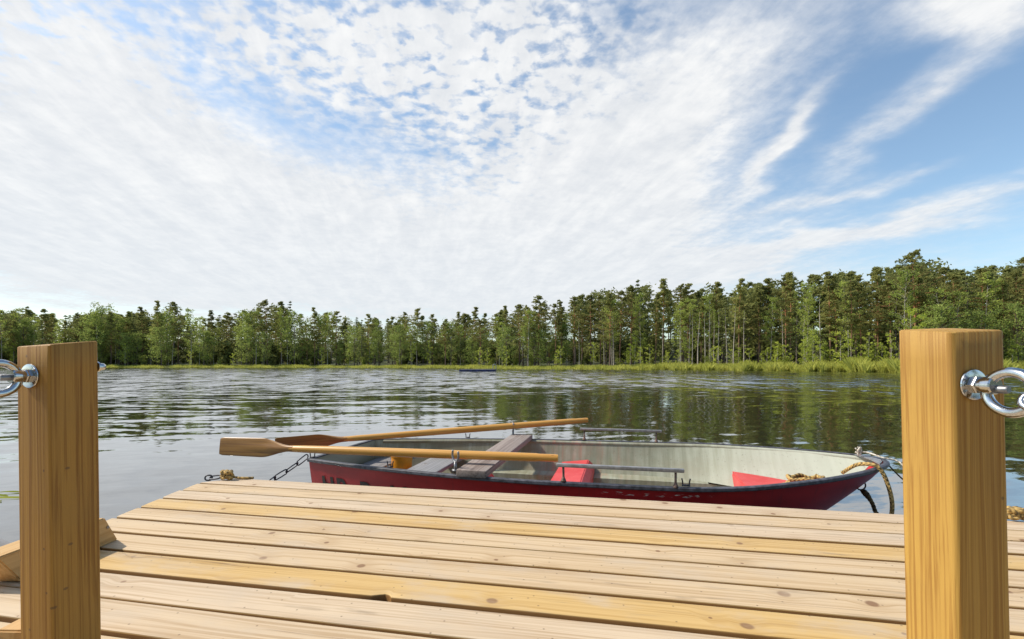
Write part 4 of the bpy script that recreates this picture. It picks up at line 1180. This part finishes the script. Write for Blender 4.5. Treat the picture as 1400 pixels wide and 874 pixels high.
def reeds():
    n = 90000; px = rng.uniform(-250, 1650, n); az = np.array([px_az(p) for p in px]); rr = np.array([shoreR(math.degrees(a)) for a in az])
    u = rng.uniform(0, 1, n); off = -1.6 + 6.5 * u ** 1.1
    nx = np.sin(px * .05) + np.sin(px * .021 + 1) + np.sin(px * .13)
    r = rr + off + nx * .25 + .9 * np.sin(px * .037 + 2) * np.sin(px * .11); x, y = r * np.sin(az), r * np.cos(az); z = np.array([ground_z(o) for o in off]); z = np.maximum(z, -.15)
    right = np.clip((px - 750) / 350, 0, 1)
    h = (.50 + .72 * right) * (1 + .20 * nx * .5 + .22 * np.sin(px * .047) * np.sin(px * .17 + 1)) * rng.uniform(.45, 1.3, n); h = np.clip(h, .2, 2.0)
    w = .035 + .055 * rng.uniform(0, 1, n) * (1.3 - .5 * right); a = rng.uniform(0, 6.28, n); lean = rng.normal(0, .28, (n, 2)) * h[:, None]
    dx, dy = np.cos(a) * w, np.sin(a) * w
    b = np.stack([x, y, z], 1); d = np.stack([dx, dy, 0 * dx], 1); tp = b + np.stack([lean[:, 0], lean[:, 1], h], 1); md = b + np.stack([lean[:, 0] * .3, lean[:, 1] * .3, h * .55], 1)
    V = np.stack([b - d, b + d, md + d * .8, tp], 1).reshape(-1, 3); Fq = np.arange(4 * n).reshape(n, 4)
    clump = .5 + .25 * np.sin(px * .09) + .2 * np.sin(px * .31 + 2)
    ti = np.repeat(np.clip(clump * .6 + rng.normal(.15, .2, n), 0, 1), 4)
    me = np_mesh('shore_grass', V, Fq, ti); me.materials.append(M['grass'])
    o = bpy.data.objects.new('shore_grass', me); COL.objects.link(o); tag(o, 'yellow green reeds and sedge along the far shore', 'reeds', None, 'stuff')
reeds()

# ------------------------------------------------------------------ light and sky
SAZ, SEL = R(-84), R(48)
S = Vector((math.sin(SAZ) * math.cos(SEL), math.cos(SAZ) * math.cos(SEL), math.sin(SEL)))
su = bpy.data.lights.new('sun', 'SUN'); su.energy = 3.3; su.angle = R(2.); su.color = (1., .93, .82)
so = bpy.data.objects.new('sun', su); COL.objects.link(so); so.rotation_euler = S.to_track_quat('Z', 'Y').to_euler(); so.location = S * 60

def ae(px, py):
    az = math.atan((px - CX) / F); return az, math.atan((HY - py) / F * math.cos(az))
def sky():
    w = bpy.data.worlds.new('World'); sc.world = w; w.use_nodes = True
    t = NT(w.node_tree); bg = t.n['Background']
    st = t.new('ShaderNodeTexSky', sky_type='NISHITA'); st.sun_disc = False; st.sun_elevation = SEL; st.sun_rotation = SAZ % (2 * math.pi)
    st.air_density = 1.0; st.dust_density = 1.2; st.ozone_density = 1.0; st.altitude = 50
    d = t.new('ShaderNodeTexCoord').outputs['Generated']; x, y, z = t.sep(d)
    az = t.m('ARCTAN2', x, y); el = t.m('ARCSINE', z)
    den = t.m('ADD', t.m('MAXIMUM', z, 0.), .10)
    qx = t.m('DIVIDE', x, den); qy = t.m('DIVIDE', y, den)
    q = t.comb(qx, qy, 0.)
    wob = t.noise(q, 1.6, 3., .55)
    azw = t.m('ADD', az, t.m('MULTIPLY', t.m('SUBTRACT', wob, .5), .16)); elw = t.m('ADD', el, t.m('MULTIPLY', t.m('SUBTRACT', t.noise(q, 2.3, 3., .55), .5), .10))
    def field(blobs):
        tot = None
        for (px, py, rx, ry, rot, wt) in blobs:
            c = ae(px, py); ca, sa = math.cos(R(rot)), math.sin(R(rot))
            e1 = ae(px + 8 * ca, py + 8 * sa); e2 = ae(px - 8 * sa, py + 8 * ca)
            m = np.array([[(e1[0] - c[0]) / 8 * rx, (e2[0] - c[0]) / 8 * ry], [(e1[1] - c[1]) / 8 * rx, (e2[1] - c[1]) / 8 * ry]]); im = np.linalg.inv(m)
            da, de = t.m('SUBTRACT', azw, c[0]), t.m('SUBTRACT', elw, c[1])
            u = t.m('ADD', t.m('MULTIPLY', da, float(im[0, 0])), t.m('MULTIPLY', de, float(im[0, 1])))
            v = t.m('ADD', t.m('MULTIPLY', da, float(im[1, 0])), t.m('MULTIPLY', de, float(im[1, 1])))
            r2 = t.m('ADD', t.m('MULTIPLY', u, u), t.m('MULTIPLY', v, v))
            g = t.m('MULTIPLY', t.m('EXPONENT', t.m('MULTIPLY', r2, -1.)), wt)
            tot = g if tot is None else t.m('ADD', tot, g)
        return tot
    veil = field([(60, 270, 420, 130, 12, 1.05), (480, 330, 380, 105, 8, 1.15), (290, 190, 210, 55, 25, .32), (820, 340, 190, 90, -20, .62), (950, 120, 235, 110, -38, .85), (820, 240, 140, 80, -20, .35), (930, 275, 75, 50, -10, .35), (1330, 15, 110, 42, -8, 1.0),
                  (1160, 318, 330, 22, -13, .8), (1080, 195, 90, 13, -50, .78), (1235, 155, 180, 20, -38, .58), (1150, 262, 150, 14, -17, .55), (1330, 100, 120, 20, -28, .22), (500, 400, 700, 50, 0, .45), (1100, 390, 400, 35, -4, .35)])
    puffs = field([(430, 50, 270, 85, 8, 1.12), (620, 130, 210, 100, 20, .82), (70, 75, 170, 85, 25, 1.05), (720, 40, 150, 110, 0, .8), (190, 150, 130, 45, 25, .5), (720, 230, 170, 70, -15, .35)])
    # altocumulus flocks: small cells that shrink towards the horizon
    cell = t.m('ADD', t.m('MULTIPLY', t.ss(t.noise(q, 19., 3., .5, dist=.2), .34, .64), .65), t.m('MULTIPLY', t.ss(t.noise(q, 8., 2., .5), .34, .6), .35))
    n1 = t.noise(q, 5., 6., .62)
    n2 = t.noise(q, 16., 5., .6)
    # wisps: drawn out along the wind
    wr = t.comb(t.m('MULTIPLY', t.m('ADD', t.m('MULTIPLY', qx, .96), t.m('MULTIPLY', qy, .20)), 5.), t.m('MULTIPLY', t.m('SUBTRACT', t.m('MULTIPLY', qy, .96), t.m('MULTIPLY', qx, .2)), 1.3), 0.)
    n3 = t.noise(wr, 1.6, 6., .62, dist=.3)
    n4 = t.noise(q, 30., 4., .6)
    pd = t.m('MULTIPLY', puffs, t.m('ADD', t.m('MULTIPLY', cell, .84), t.m('ADD', t.m('MULTIPLY', n1, .28), t.m('MULTIPLY', t.m('SUBTRACT', n4, .5), .55))))
    vd = t.m('MULTIPLY', veil, t.m('ADD', .46, t.m('ADD', t.m('MULTIPLY', n3, .5), t.m('MULTIPLY', t.m('SUBTRACT', t.m('ADD', n2, n4), .55), .45))))
    dens = t.m('ADD', t.m('ADD', pd, vd), t.m('MULTIPLY', t.m('SUBTRACT', n1, .5), .30))
    alpha = t.m('MULTIPLY', t.ss(dens, .08, .96), .97)
    low = t.ss(el, R(24), R(2))
    shade = t.m('ADD', t.m('MULTIPLY', t.ss(n3, .35, .7), .5), t.m('ADD', t.m('MULTIPLY', t.ss(n1, .3, .7), .3), t.m('MULTIPLY', t.ss(n2, .35, .65), .2)))
    cw = t.mix(shade, (3.95, 4.1, 4.3, 1), (5.25, 5.25, 5.2, 1))
    cw = t.mix(t.m('MULTIPLY', low, .6), cw, (4.0, 4.27, 4.55, 1))
    blue = t.mix(1., st.outputs[0], (.96, 1.02, .98, 1), 'MULTIPLY')
    c = t.mix(alpha, blue, cw)
    t.put(bg.inputs['Color'], c); bg.inputs['Strength'].default_value = .14
    try: w.cycles.sampling_method = 'MANUAL'; w.cycles.sample_map_resolution = 512
    except Exception: pass
sky()

cam = bpy.data.cameras.new('camera'); co = bpy.data.objects.new('camera', cam); COL.objects.link(co)
co.location = (0, 0, CAMH); co.rotation_euler = (R(90), 0, 0)
cam.sensor_width = 36; cam.lens = F / 1400 * 36; cam.shift_y = (HY - 437) / 1400; cam.clip_start = .02; cam.clip_end = 8000
sc.camera = co
sc.render.engine = 'CYCLES'
sc.render.resolution_x = 1024; sc.render.resolution_y = 639
sc.view_settings.view_transform = 'Standard'; sc.view_settings.look = 'None'; sc.view_settings.gamma = 1; sc.view_settings.exposure = .45
sc.view_settings.use_curve_mapping = False
